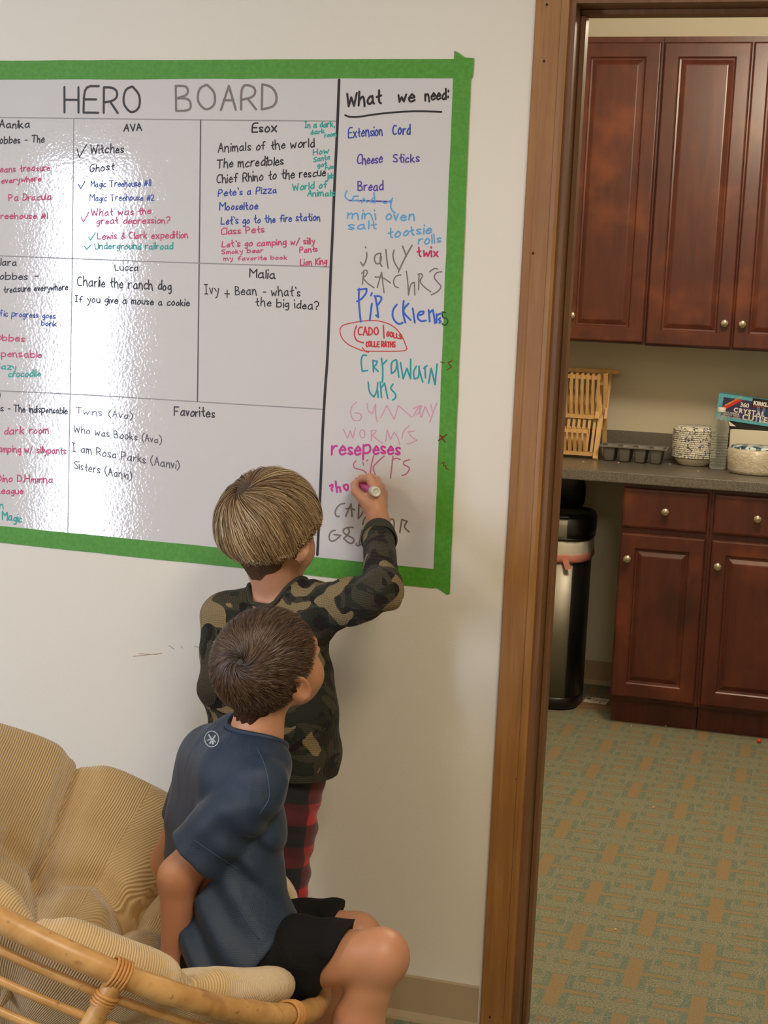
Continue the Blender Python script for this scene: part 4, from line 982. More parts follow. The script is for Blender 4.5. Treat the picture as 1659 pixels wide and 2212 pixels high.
for k in range(8):
    a = math.radians(299+45*k)
    P = spline([rp(RR+.004, a, -.012), rp(RR*.995, a, -.05), rp(RR*.965, a, -.10), rp(RR*.90, a, -.16), rp(RR*.76, a, -.235), rp(RR*.52, a, -.29), rp(RR*.2, a, -.318), rp(0, a, -.322)], 6)
    bm = bmesh.new(); bm_tube(bm, P, [.0150]*20+[.011]*(len(P)-20), 12); st = obj('strut', bm, M['rattan'], chair)
    bm = bmesh.new()
    tg = -math.sin(a)*re1+math.cos(a)*re2
    for j in range(5):
        cen = rp(RR, a, 0)+tg*(j-2)*.0052; ca = math.cos(a); sa = math.sin(a); rad_ = ca*re1+sa*re2
        bm_tube(bm, [cen+(rad_*math.cos(q)+rn*math.sin(q))*.0215+tg*.002*math.sin(q) for q in [2*math.pi*i/20 for i in range(20)]], .0027, 6, closed=True)
    obj('binding', bm, M['wrap'], chair)
    bm = bmesh.new()
    for j in range(4):
        cen = rp(RR*(.999-.004*j), a, -.034-.0055*j); rad_ = math.cos(a)*re1+math.sin(a)*re2
        bm_tube(bm, [cen+(rad_*math.cos(q)+tg*math.sin(q))*.0155 for q in [2*math.pi*i/18 for i in range(18)]], .0030, 6, closed=True)
    obj('binding', bm, M['wrap'], st)
bc = Vector((-1.245, -.815, 0))
bm = bmesh.new(); bm_tube(bm, [bc+Vector((.27*math.cos(q), .27*math.sin(q), .018)) for q in [2*math.pi*i/64 for i in range(64)]], .0165, 12, closed=True); obj('base_ring', bm, M['rattan'], chair)
bm = bmesh.new(); bm_tube(bm, [bc+Vector((.17*math.cos(q), .17*math.sin(q), .205)) for q in [2*math.pi*i/48 for i in range(48)]], .014, 12, closed=True); obj('base_ring', bm, M['rattan'], chair)
for k in range(8):
    q = 2*math.pi*k/8+.2; bm = bmesh.new(); bm_tube(bm, spline([bc+Vector((.265*math.cos(q), .265*math.sin(q), .03)), bc+Vector((.19*math.cos(q+.15), .19*math.sin(q+.15), .11)), bc+Vector((.168*math.cos(q+.3), .168*math.sin(q+.3), .20))], 5), .011, 8)
    obj('base_strut', bm, M['rattan'], chair)
# cushion
CD_ = .262; CRE = [math.radians(120+40*k) for k in range(9)]
def cush():
    V = []; UVs = []; NA = 360; NT = 64; NE = 10
    rows = [('t', (i/NT)) for i in range(1, NT+1)]+[('e', (i+1)/(NE+1)) for i in range(NE)]+[('b', 1-i/NT) for i in range(0, NT)]
    def mid(t, a):
        lip = -.016+.052*math.cos(a-math.radians(112)); r = (RR-.060+.028*math.cos(a-math.radians(112)))*t
        return r, -CD_*(1-t**2.1)+.048+lip*t**4
    out = np.zeros((len(rows), NA, 3)); info = np.zeros((len(rows), NA, 3)); PR = [0]*NA
    for j in range(NA):
        a = 2*math.pi*j/NA
        ds = [((a-c+math.pi) % (2*math.pi))-math.pi for c in CRE]; kx = int(np.argmin([abs(q) for q in ds])); dq = ds[kx]
        pet = CRE[kx]+(math.radians(20) if dq > 0 else -math.radians(20)); prot = pet+{0: .75, 1: 1.1, 2: 1.6}.get(int(round(math.degrees(pet)/40)) % 3, 1.3)
        for i, (kind, t) in enumerate(rows):
            te = 1.0 if kind == 'e' else t
            r, wv = mid(te, a); r2, w2 = mid(te-.01, a); tx, tz = r-r2, wv-w2; L = math.hypot(tx, tz); nx, nz = -tz/L, tx/L
            sr = te*RR
            cr = math.exp(-(dq*sr/(.018+.026*te))**2)*min(1, max(0, (te-.28)/.30))
            ring = math.exp(-((te-.65+.05*(1-(dq/.349)**2)-.05)/.042)**2)
            btn = math.exp(-((dq*sr)**2+((te-.65)*RR)**2)/.024**2)
            fold_ = .0028*math.sin(dq*sr/.0085+1.2)*math.exp(-(dq*sr/.05)**2)*min(1, max(0, (te-.7)/.2))
            h = .054*math.sqrt(max(0.0, 1-.45*te**6))
            top = h*(1-.80*cr*(1-.30*te)-.60*ring*(1-cr)-1.1*btn-.42*math.exp(-(dq*sr/.0075)**2)*min(1, max(0, (te-.3)/.2))*(1 if te > .62 else .4))+fold_+.006*math.sin(3*a+5*te)*te
            bot = h*(1-.35*cr)
            if kind == 't': o_ = top
            elif kind == 'b': o_ = -bot
            if kind == 'e':
                q = math.pi*t; e_ = (top+bot)/2; cc = (top-bot)/2
                rr_ = r+nx*(cc+e_*math.cos(q))+math.sin(q)*(tx/L)*e_*1.25; ww = wv+nz*(cc+e_*math.cos(q))+math.sin(q)*(tz/L)*e_*1.25
            else: rr_ = r+nx*o_; ww = wv+nz*o_
            out[i, j] = rp(rr_, a, ww)
            arc = te*RR*1.15+(t*.09 if kind == 'e' else 0)+(.09+(1-t)*RR*1.15 if kind == 'b' else 0)
            info[i, j] = (rr_, a, te)
        PR[j] = prot
    n = len(rows); V = np.concatenate([rpv for rpv in (np.array([rp(0, 0, -CD_+.048+.034)]), out.reshape(-1, 3))])
    Fs = []; FU = []
    for i in range(n-1):
        for j in range(NA):
            j2 = (j+1) % NA; a0 = 1+i*NA
            Fs.append((a0+j, a0+j2, a0+NA+j2, a0+NA+j)); cs_ = [info[i, j], info[i, j2], info[i+1, j2], info[i+1, j]]
            am = info[i, j][1]; ang = info[i, j][2] > .62 and math.cos(am-math.radians(292)) > -.1
            if ang: us = [((q[1]+(2*math.pi if (j == NA-1 and k_ in (1, 2)) else 0))*RR, q[0]) for k_, q in enumerate(cs_)]
            else: us = [(q[0]*math.cos(q[1]-PR[j]), q[0]*math.sin(q[1]-PR[j])) for q in cs_]
            FU.append(us)
    me = bpy.data.meshes.new('cushion'); me.from_pydata([tuple(v) for v in V], [], Fs+[(0, 1+(j+1) % NA, 1+j)[::-1] for j in range(NA)][::1]); me.update()
    ul = me.uv_layers.new(name='uv'); arr = np.zeros((len(me.loops), 2), f32); arr[:len(FU)*4] = np.array(FU).reshape(-1, 2); ul.data.foreach_set('uv', arr.ravel())
    me.polygons.foreach_set('use_smooth', np.ones(len(me.polygons), bool))
    bm = bmesh.new(); bm.from_mesh(me); bmesh.ops.recalc_face_normals(bm, faces=bm.faces[:]); bm.to_mesh(me); bm.free()
    return me
cu = obj('chair_cushion', cush(), M['cord']); tag(cu, 'thick tufted tan corduroy cushion filling the rattan bowl', 'cushion')

# ================================================================ people
def skin(name, c0, c1):
    w = Mat(name, c0, .46); co = w.coord('Object'); n = w.noise(co, 9, 3); w.color(w.mix(n.smooth(.35, .7), c0, c1))
    w.b.inputs['Subsurface Weight'].default_value = .12; w.b.inputs['Subsurface Radius'].default_value = (1, .35, .2); w.b.inputs['Subsurface Scale'].default_value = .008
    w.bump(w.noise(co, 500, 2), .06, .001); return w
SK1 = skin('skin_light', (202, 150, 120), (190, 136, 106)); SK2 = skin('skin_tan', (194, 140, 108), (180, 124, 94))
ELLC = np.array([0, -.014, .020]); ELLR = np.array([.068, .084, .076])
def hair(name, c, A, crown, n, steps, length, base, lift, region, swirl, wid, cols, parent, seed, rad=(1, 1, 1), grav=0.0, endfn=None, jit=.05, capinf=.006, clump=0):
    rg = np.random.default_rng(seed); E = ELLR*np.array(rad); cr = nrm(crown)
    v = rg.normal(size=(n*4, 3)); v /= np.linalg.norm(v, axis=1)[:, None]
    k_ = n*4//6; v[:k_] = nrm(crown)+rg.normal(size=(k_, 3))*.16; v /= np.linalg.norm(v, axis=1)[:, None]; v = v[rg.permutation(len(v))]
    P = v*E+ELLC; ok = region(P) > 0; v = v[ok][:n]; n = len(v)
    Ln = length(v, rg); lay = rg.random(n); cl = rg.random(n)
    if clump:
        cc_ = nrm(crown); e1_ = nrm(np.cross(cc_, [1, 0, .1])); e2_ = np.cross(cc_, e1_); az_ = np.arctan2(v@e1_, v@e2_); rr_ = np.arccos(np.clip(v@cc_, -1, 1))
        tab = rg.random(4096); ids = (np.floor((az_/np.pi+1)*clump+.6*np.sin(rr_*9))*7+np.floor(rr_*3.2+tab[(np.floor((az_/np.pi+1)*clump)).astype(int) % 4096])*131).astype(int) % 4096
        cl = tab[ids]; lay = .5*lay+.5*tab[(ids*13+5) % 4096]
    pts = np.zeros((n, steps+1, 3)); nor = np.zeros_like(pts); cur = v.copy(); alive = np.ones(n)
    jd = rg.normal(size=(n, 3))*jit
    for j in range(steps+1):
        s_ = j/steps
        off = base*(1-np.exp(-6*s_))+lift*lay*s_**.7 + .0015
        if clump: off = off*np.clip((cur[:, 2]*E[2]+ELLC[2]+.085)/.065, .15, 1)
        nn = cur/E; nn /= np.linalg.norm(nn, axis=1)[:, None]
        pts[:, j] = cur*E+ELLC+nn*off[:, None] if np.ndim(off) else cur*E+ELLC+nn*off
        nor[:, j] = nn
        dt = cur@cr; t = cur*dt[:, None]-cr; t /= np.linalg.norm(t, axis=1)[:, None]+1e-6
        sw = np.cross(cur, t)*(swirl*np.exp(-np.arccos(np.clip(dt, -1, 1))/.45))[:, None]
        if clump: t = t+np.cross(cur, t)*((cl-.5)*.34)[:, None]
        t = t+sw+jd; t[:, 2] -= grav*(np.arccos(np.clip(dt, -1, 1)) > .9)
        t -= cur*(t*cur).sum(1)[:, None]; t /= np.linalg.norm(t, axis=1)[:, None]+1e-6
        stp = Ln/steps/.08
        if endfn is not None: alive = alive*(endfn(pts[:, j])-((cl-.5)*.022 if clump else 0) > 0)
        cur = cur+t*(stp*alive)[:, None]; cur /= np.linalg.norm(cur, axis=1)[:, None]
    W_ = pts@A+np.array(c); NW = nor@A
    tan_ = np.gradient(W_, axis=1); sd = np.cross(NW, tan_); L = np.linalg.norm(sd, axis=2, keepdims=True)
    bad = (L < 1e-7)[..., 0]; sd = sd/(L+1e-9); sd[bad] = sd[np.where(bad)[0], 0] if bad.any() else sd[bad]
    tw = wid*(.7+.6*rg.random(n))[:, None, None]*np.sqrt(np.clip(1-np.linspace(0, 1, steps+1)[None, :, None]**3, .04, 1))
    tilt = (rg.random(n)-.5)[:, None, None]*1.2
    sd = sd*np.cos(tilt)+NW*np.sin(tilt)
    Aa = W_-sd*tw/2; Bb = W_+sd*tw/2; V = np.stack([Aa, Bb], 2).reshape(-1, 3)
    k = steps+1; i0 = (np.arange(n)[:, None]*k+np.arange(steps)[None, :]).ravel()*2
    Q = np.stack([i0, i0+1, i0+3, i0+2], 1)
    # scalp cap under the strands
    capf = lambda p: np.maximum(Ell(ELLC, E+capinf)(((p-np.array(c))@A.T)), -region_soft((p-np.array(c))@A.T, region))
    Vc, Qc = sculpt(capf, np.array(c)-.13, np.array(c)+.13, .003)
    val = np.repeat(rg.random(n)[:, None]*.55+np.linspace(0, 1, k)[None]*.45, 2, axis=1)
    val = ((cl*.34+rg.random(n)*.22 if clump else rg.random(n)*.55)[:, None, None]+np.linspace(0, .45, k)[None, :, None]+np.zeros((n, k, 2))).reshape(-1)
    me = mesh_np(name, np.concatenate([V, Vc]), np.concatenate([Q, Qc+len(V)]), True)
    at_ = me.attributes.new('shade', 'FLOAT', 'POINT'); at_.data.foreach_set('value', np.concatenate([val, np.full(len(Vc), .12)]).astype(f32))
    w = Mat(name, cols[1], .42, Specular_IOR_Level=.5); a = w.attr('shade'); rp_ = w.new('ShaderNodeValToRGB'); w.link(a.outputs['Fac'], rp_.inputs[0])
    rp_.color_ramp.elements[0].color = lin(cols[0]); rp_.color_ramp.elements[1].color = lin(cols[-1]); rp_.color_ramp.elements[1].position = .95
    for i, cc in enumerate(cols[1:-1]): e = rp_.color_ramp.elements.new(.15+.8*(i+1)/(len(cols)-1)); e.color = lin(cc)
    w.color(rp_.outputs[0]); w.b.inputs['Anisotropic'].default_value = .5
    return obj(name, me, w, parent)
def region_soft(q, region): return region(q)

def ring_tube(name, pts, rad, mat, parent, flat=1.0):
    bm = bmesh.new(); P = spline(list(pts)+[pts[0]], 8)[:-1]; bm_tube(bm, P, rad, 8, closed=True); return obj(name, bm, mat, parent)

# ---------------- boy at the board
p1 = empty('person', (-1.0, -.25, 0), 'standing child with straight blond hair in a camouflage top, writing on the whiteboard', 'person', None)
A1 = frame(23, 2, 3); c1 = np.array([-.992, -.270, 1.076]); HS1 = 1.06
hp, hs, L1 = head_prims(c1, A1, HS1)
nb1 = np.array([-.985, -.240, .955]); shR = at(682, 1318, -.27); shL = at(487, 1335, -.24); elR = at(826, 1276, -.36); wrR = at(817, 1130, -.105)
elL = at(470, 1475, -.29); wrL = at(520, 1585, -.20)
hipR = np.array([-.945, -.25, .56]); knR = np.array([-.962, -.235, .33]); anR = np.array([-.968, -.24, .075])
hipL = np.array([-1.03, -.25, .56]); knL = np.array([-1.04, -.235, .33]); anL = np.array([-1.045, -.24, .075])
T = at
body = hp+[Cap(L1(0, -.025, -.03), nb1, .045, .047, .02), Cap(nb1+[0, 0, -.006], shR+[0, 0, -.010], .031, .030, .02), Cap(nb1+[0, 0, -.006], shL+[0, 0, -.010], .031, .030, .02),
  Cap(T(545, 1365, -.24), T(625, 1360, -.25), .062, .062, .03), Cap(T(550, 1500, -.24), T(625, 1500, -.25), .06, .06, .03), Cap(T(550, 1630, -.24), T(620, 1630, -.25), .058, .058, .02),
  Cap(shR, elR, .032, .026, .02), Cap(elR, wrR, .028, .0205, .015), Cap(shL, elL, .036, .029, .02), Cap(elL, wrL, .028, .021, .015),
  Cap(hipR, knR, .052, .038, .02), Cap(knR, anR, .038, .026, .02), Cap(hipL, knL, .052, .038, .02), Cap(knL, anL, .038, .026, .02),
  Cap(anR, anR+[.02, .09, -.045], .026, .022, .02), Cap(anL, anL+[-.02, .09, -.045], .026, .022, .02)]
# right hand pinching the marker
palm = [Cap(wrR, T(812, 1098, -.092), .0205, .023, .015), Cap(T(806, 1088, -.088), T(812, 1058, -.080), .020, .016, .012), Cap(T(818, 1092, -.07), T(822, 1068, -.058), .018, .015, .012),
  Cap(T(800, 1096, -.094), T(784, 1078, -.094), .0125, .0105, .010)]
def chain(pts, rs, k=.0035): return [Cap(pts[i], pts[i+1], rs[i], rs[i+1], k) for i in range(len(pts)-1)]
fing = chain([T(809, 1052, -.082), T(799, 1032, -.078), T(781, 1034, -.056), T(769, 1046, -.036)], [.0115, .0095, .0080, .0066])
fing += chain([T(819, 1056, -.066), T(813, 1038, -.050), T(795, 1036, -.030), T(780, 1048, -.022)], [.0110, .0092, .0080, .0068])
fing += chain([T(826, 1068, -.052), T(823, 1052, -.034), T(806, 1050, -.018), T(792, 1060, -.018)], [.0105, .0088, .0078, .0066])
fing += chain([T(827, 1084, -.044), T(826, 1074, -.028), T(812, 1072, -.014), T(800, 1080, -.015)], [.0098, .0080, .0070, .0060])
fing += chain([T(784, 1078, -.094), T(769, 1062, -.080), T(766, 1047, -.055), T(769, 1041, -.042)], [.0108, .0096, .0080, .0066])
hL = hand_prims(wrL, np.array([.45, .45, -.75]), [0, .6, .5], 1, .6, .9)
f1 = U(body+palm+fing+hL, hs)
b1 = sdf_obj('body', f1, (-1.20, -.42, -.005), (-.70, 0.0, 1.21), .0026, SK1, p1)
add_eyes(c1, A1, p1, HS1)
# fingernail on the thumb
# camouflage top
w = Mat('camouflage_knit', (70, 66, 50), .9, Sheen_Weight=.05, Specular_IOR_Level=.2); co = w.coord('Object', scale=(1, 1, 1.35), rot=(.5, .3, .4))
nA = w.noise(co, 10.5, 1.6, .45, 1.1); nB = w.noise(w.coord('Object', scale=(1, 1, 1.5), rot=(.2, .9, 1.4)), 12.5, 1.6, .45, 1.3); nC = w.noise(w.coord('Object', scale=(1, 1, 1.3), rot=(1.2, .2, .7)), 13, 1.5, .45, 1.2)
c = w.mix(nB.gt(.52), (66, 61, 48), (42, 44, 35)); c = w.mix(nC.gt(.585), c, (32, 27, 26)); c = w.mix(nA.gt(.56), c, (138, 120, 86)); 
ox_, oy_, oz_ = w.xyz(w.coord('Object')); wf = ((oz_*1450).sin()*.5+.5)*(((ox_+oy_*.6)*1450).sin()*.5+.5)
c = w.mix(wf.smooth(.5, .0)*.25, c, (20, 18, 16)); w.color(c); w.bump(wf+w.noise(w.coord('Object'), 60, 2)*.5+w.noise(w.coord('Object'), 16, 2, .5, 1.5)*4.0, .5, .0028); M['camo'] = w
M['rib'] = Mat('dark_olive_rib', (50, 48, 38), .85)
cuffR = at(827, 1166, -.135); dR = nrm(wrR-elR)
wr1 = lambda p, d: .0022*np.sin(p[:, 2]*70+p[:, 0]*30+2*np.sin(p[:, 0]*25))+.0022*np.sin(p[:, 2]*34-p[:, 0]*55+1.5*np.sin(p[:, 1]*40))
def arm_wr(p, d):
    wv_ = 1.4*np.sin(p[:, 0]*60+p[:, 1]*75)+.8*np.sin(p[:, 2]*90-p[:, 1]*40); m = np.exp(-(((p-elR)**2).sum(1))/.005); m2 = np.exp(-(((p-shR)**2).sum(1))/.005)
    return wr1(p, d)+.0030*m*np.sin((p@dR)*120+p[:, 0]*50+wv_)+.0032*m2*np.sin(p[:, 0]*150+p[:, 2]*40+wv_)
sh1 = U([Cap(T(545, 1375, -.24), T(636, 1385, -.25), .073, .073, .03), Cap(T(542, 1500, -.24), T(637, 1500, -.25), .079, .079, .05), Cap(T(543, 1570, -.24), T(642, 1575, -.25), .079, .079, .05), Cap(T(546, 1640, -.24), T(640, 1640, -.25), .079, .080, .05), Cap(T(544, 1740, -.24), T(642, 1740, -.25), .080, .082, .05),
   Cap(nb1+[.0, 0, -.012], shR, .040, .047, .03), Cap(nb1+[0, 0, -.012], shL, .040, .046, .03), Cut(Cap(shR, at(762, 1300, -.315), .050, .040, .03)), Cap(at(762, 1300, -.315), elR, .040, .037, .02),
   Cut(Cap(elR, wrR, .036, .0285, .02), Half(cuffR, dR), k=.02), Cap(shL, elL, .045, .037, .02), Cut(Cap(elL, wrL, .037, .030, .02), Half(elL+(wrL-elL)*.9, wrL-elL), k=.02)], disp=arm_wr)
neckhole = Cap(nb1+[-.004, -.005, -.013], nb1+[.0, .01, .12], .052, .075, .004)
shirt1 = U([Shell(sh1, .008, [Half((0, 0, .614), (0.02, 0, -1))])], subs=[neckhole], k=.003)
s1 = sdf_obj('camouflage_top', shirt1, (-1.20, -.46, .57), (-.68, -.03, 1.12), .0027, M['camo'], p1); s1['label'] = 'waffle-knit camouflage long-sleeved top'
# ribbed collar band and cuff
def collar(fn, c0, ax_up, r0, n=36, dz=0.0):
    """find the neck edge by marching outward from the neck axis"""
    out = []; u = nrm(ax_up); a = nrm(np.cross(u, [0, 1, 0.2])); b = np.cross(u, a)
    return out
def neck_ring(name, hole, surf, mat, parent, rad, n=40, push=.001):
    # points where the hole boundary meets the shirt's outer surface
    u = nrm(hole.b-hole.a); a = nrm(np.cross(u, [0, 1, .2])); b = np.cross(u, a); pts = []
    for i in range(n):
        q = 2*math.pi*i/n; dr = a*math.cos(q)+b*math.sin(q)
        ts = np.linspace(-.12, 1.0, 180); L_ = np.linalg.norm(hole.b-hole.a)
        P = np.array([hole.a+u*t*L_+dr*(hole.ra+(hole.rb-hole.ra)*max(t, 0)) for t in ts]); d = surf(P); ins = np.nonzero(d < 0)[0]; k = min(len(ts)-1, (ins[-1]+1) if len(ins) else 0)
        pts.append(P[k]+dr*push)
    pts = [(pts[i-1]+pts[i]*2+pts[(i+1) % n])/4 for i in range(n)]
    bm = bmesh.new(); bm_tube(bm, pts, rad, 8, closed=True); return obj(name, bm, mat, parent)
neck_ring('collar', neckhole, sh1, M['rib'], p1, .0048)
# cuff
def cuff(name, p, d, r0, r1, ln, mat, parent, fl=0):
    d = nrm(d); a = nrm(np.cross(d, [0.1, .2, 1])); b = np.cross(d, a); bm = bmesh.new(); n = 56
    rows = [(r0-.003, ln), (r0, ln+.0015), (r0+.001, ln-.002), (r1+.001, 0), (r1-.002, -.003)]
    R_ = [[bm.verts.new(p+(a*math.cos(q)+b*math.sin(q))*(rr+(.0005*(i % 2) if 0 < k < 3 else 0))+d*z) for i, q in enumerate([2*math.pi*j/n for j in range(n)])] for k, (rr, z) in enumerate(rows)]
    for X_, Y_ in zip(R_, R_[1:]):
        for i in range(n): f = bm.faces.new((X_[i], X_[(i+1) % n], Y_[(i+1) % n], Y_[i])); f.smooth = True
    bmesh.ops.recalc_face_normals(bm, faces=bm.faces[:]); return obj(name, bm, mat, parent)
tcf = (cuffR-elR)@dR; cfp = elR+dR*tcf
cuff('cuff', cfp-dR*.034, dR, .0300, .0350, .036, M['rib'], p1)
# plaid trousers
w = Mat('red_black_plaid', (150, 30, 36), .85, Sheen_Weight=.2); ox_, oy_, oz_ = w.xyz(w.coord('Object'))
sx_ = (ox_*1.0+oz_*-.10+1.205).modulo(.086).lt(.043); sz_ = (oz_+.004*1.0+ox_*.15).modulo(.092).lt(.046)
c = w.mix(sx_, (26, 26, 34), (96, 28, 38)); c2 = w.mix(sx_, (84, 24, 34), (186, 30, 38)); w.color(w.mix(sz_, c, c2)); w.bump(w.noise(w.coord('Object'), 500, 2), .3, .001)
pt1 = U([Cap(hipR+[0, 0, .07], knR, .074, .052, .03), Cap(knR, anR+[0, 0, .02], .050, .042, .02), Cap(hipL+[0, 0, .07], knL, .074, .052, .03), Cap(knL, anL+[0, 0, .02], .050, .042, .02)],
  disp=lambda p, d: .0025*np.sin(p[:, 2]*60+p[:, 0]*40)+.002*np.sin(p[:, 2]*130+p[:, 1]*60))
pp = U([Shell(pt1, .009, [Half((0, 0, .05), (0, 0, -1)), Half((0, 0, .66), (0, 0, 1))])], k=.002)
q = sdf_obj('plaid_trousers', pp, (-1.16, -.36, .03), (-.83, -.12, .67), .0032, w, p1); q['label'] = 'red and black plaid trousers'
for an, sx in ((anR, .02), (anL, -.02)):
    sf = U([Ell(an+[sx*.6, .035, -.035], (.038, .075, .034), None, .01), Ell(an+[0, -.01, -.01], (.034, .04, .045), None, .02)], inter=[Half((0, 0, .002), (0, 0, -1)), Half((0, 0, .10), (0, 0, 1))])
    sdf_obj('shoe', sf, an-[.08, .09, .09], an+[.08, .16, .06], .004, Mat('dark_shoe', (50, 52, 60), .6), p1)
# blond hair
hl1 = lambda q: q[:, 2]-np.interp(q[:, 1], [-.10, -.05, -.018, .015, .045, .075], [-.088, -.084, -.030, .012, .030, .050])
hl1s = lambda q: q[:, 2]-np.interp(q[:, 1], [-.10, -.05, -.018, .015, .045, .075], [-.030, -.022, .014, .024, .034, .050])
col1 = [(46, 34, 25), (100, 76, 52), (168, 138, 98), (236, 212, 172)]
cap1 = None
_ = lambda *a, **k: None
_('hair_undercut', c1, A1, (.05, -.55, .83), 5200, 4, lambda v, r: .020+.006*r.random(len(v)), .003, .004, lambda q: np.minimum(hl1(q), .0*q[:, 2]+.5), 0, .0010, [(62, 46, 34), (86, 66, 46), (104, 80, 56)], p1, 5, grav=.6, capinf=.0045, rad=(1.05, 1.05, 1.05))
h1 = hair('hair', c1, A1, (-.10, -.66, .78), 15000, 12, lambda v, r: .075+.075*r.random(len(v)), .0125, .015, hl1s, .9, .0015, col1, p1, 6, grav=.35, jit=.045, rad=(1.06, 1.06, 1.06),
          endfn=lambda q: q[:, 2]-np.interp(q[:, 1], [-.10, -.04, .0, .03, .07], [-.052, -.034, .014, .026, .030]), capinf=.011, clump=46)
h1['label'] = 'straight blond hair with lighter streaks, bowl cut'
def nape(name, c, A, s, prims, low, mat, parent):
    base = U(prims, k=.02)
    def f(p):
        q = (p-np.array(c))@A/s if False else (p-np.array(c))@A.T/s
        hh_ = q[:, 2]-low(q)
        d = base(p)-.0045*np.clip(hh_/.018, -1, 1)
        g = -hh_-.010; g2 = q[:, 2]-.01; g3 = q[:, 1]-(-.018)
        return np.maximum(np.maximum(d, g), np.maximum(g2, g3))
    return sdf_obj(name, f, np.array(c)-.15, np.array(c)+.15, .0026, mat, parent)
nm = Mat('nape_hair', (78, 58, 42), .9, Specular_IOR_Level=.15); q_ = nm.noise(nm.coord('Object', scale=(420, 420, 30)), 1.6, 3, .7); nm.color(nm.mix(q_.smooth(.3, .7), (58, 42, 30), (112, 86, 60))); nm.bump(q_, .6, .002)
o = nape('hair_undercut', c1, A1, HS1, hp+[body[len(hp)]], lambda q: -.088+np.clip(np.abs(q[:, 0])-.010, 0, 1)*.75+.0015*np.sin(q[:, 0]*300), nm, p1); o['label'] = 'short darker hair at the nape'
# marker
tip = at(764, 1043, -.004); mend = at(813, 1063, -.118); md = nrm(mend-tip); ML = np.linalg.norm(mend-tip)
mk = empty('dry_erase_marker', tip, 'pink dry-erase marker with white end held in the standing child\'s hand', 'marker')
za = Vector(md); RM = za.to_track_quat('Z', 'Y').to_matrix().to_4x4()
def lathe_at(name, prof, mat, parent, n=28):
    bm = bmesh.new(); bm_lathe(bm, prof, n=n, axis=RM, c=Vector(tip)); return obj(name, bm, mat, parent)
mr = .0088
lathe_at('nib', [(0, 0), (.0018, .0005), (.0022, .008)], INK['M'], mk); lathe_at('neck', [(.0035, .006), (.0055, .012), (.0060, .022), (.0075, .026)], M['white'], mk)
w = Mat('pink_label', (186, 60, 136), .3); nn = w.noise(w.coord('Object'), 190, 2, .6); w.color(w.mix(nn.smooth(.60, .66), (188, 62, 138), (226, 190, 214)))
lathe_at('barrel_label', [(mr-.0008, .026), (mr, .028), (mr, ML-.022), (mr-.0005, ML-.021)], w, mk)
lathe_at('end_plug', [(mr-.001, ML-.022), (mr+.0010, ML-.021), (mr+.0012, ML-.003), (mr+.0004, ML), (mr-.0015, ML), (mr-.003, ML-.0025), (.002, ML-.003), (0, ML-.001)], M['white'], mk)

# ---------------- boy on the chair
p2 = empty('person', (-.93, -.65, 0), 'seated child with short brown hair, navy t-shirt and black shorts, on the papasan chair', 'person', None)
A2 = frame(33, 27, 8); c2 = at(588, 1436, -.60)
hp2, hs2, L2 = head_prims(c2, A2, 1.0)
nb2 = at(536, 1606, -.605); sR = at(556, 1700, -.70); sL = at(440, 1665, -.53)
eR = at(386, 1893, -.735); wR = at(377, 2062, -.735); eL = at(366, 1860, -.505); wL = at(392, 2050, -.49)
hR = at(480, 2070, -.70); kR = at(821, 2068, -.70); aR = at(708, 2400, -.70); hL2 = at(520, 2005, -.53); kL = at(772, 2022, -.52); aL = at(600, 2360, -.52)
body2 = hp2+[Cap(L2(0, -.030, -.035), at(552, 1596, -.615), .044, .043, .02), Cap(at(552, 1596, -.615), nb2-[0, 0, .03], .043, .034, .02), Cap(nb2-[0, 0, .022], sR, .030, .032, .01), Cap(nb2-[0, 0, .022], sL, .030, .032, .01),
  Cap(T(470, 1655, -.56), T(515, 1675, -.65), .062, .062, .03), Cap(T(455, 1790, -.57), T(510, 1795, -.66), .066, .066, .05), Cap(T(462, 1925, -.58), T(505, 1930, -.66), .068, .068, .05), Cap(T(480, 2050, -.57), T(495, 2055, -.68), .076, .076, .04),
  Cap(sR, eR, .036, .0325, .02), Cap(eR, wR, .0325, .0225, .015), Cap(sL, eL, .036, .0325, .02), Cap(eL, wL, .031, .0225, .015),
  Cap(hR, kR, .060, .0425, .03), Ell(kR+[.004, 0, .003], (.0400, .038, .0415), None, .025), Cap(kR, kR+(aR-kR)*.42, .0385, .039, .015), Cap(kR+(aR-kR)*.42, aR, .040, .024, .02),
  Cap(hL2, kL, .060, .040, .03), Cap(kL, kL+(aL-kL)*.42, .039, .037, .015), Cap(kL+(aL-kL)*.42, aL, .037, .024, .02),
  Cap(aR, aR+[.09, -.01, -.045], .025, .020, .02), Cap(aL, aL+[.09, .03, -.045], .025, .020, .02)]
f2 = U(body2+hand_prims(wR, [.25, -.05, -.9], [.7, 0, .3], -1, .35, .95)+hand_prims(wL, [.25, .05, -.9], [.7, 0, .3], 1, .35, .95), hs2)
b2 = sdf_obj('body', f2, (-1.12, -.84, .0), (-.50, -.40, 1.06), .0030, SK2, p2)
add_eyes(c2, A2, p2)
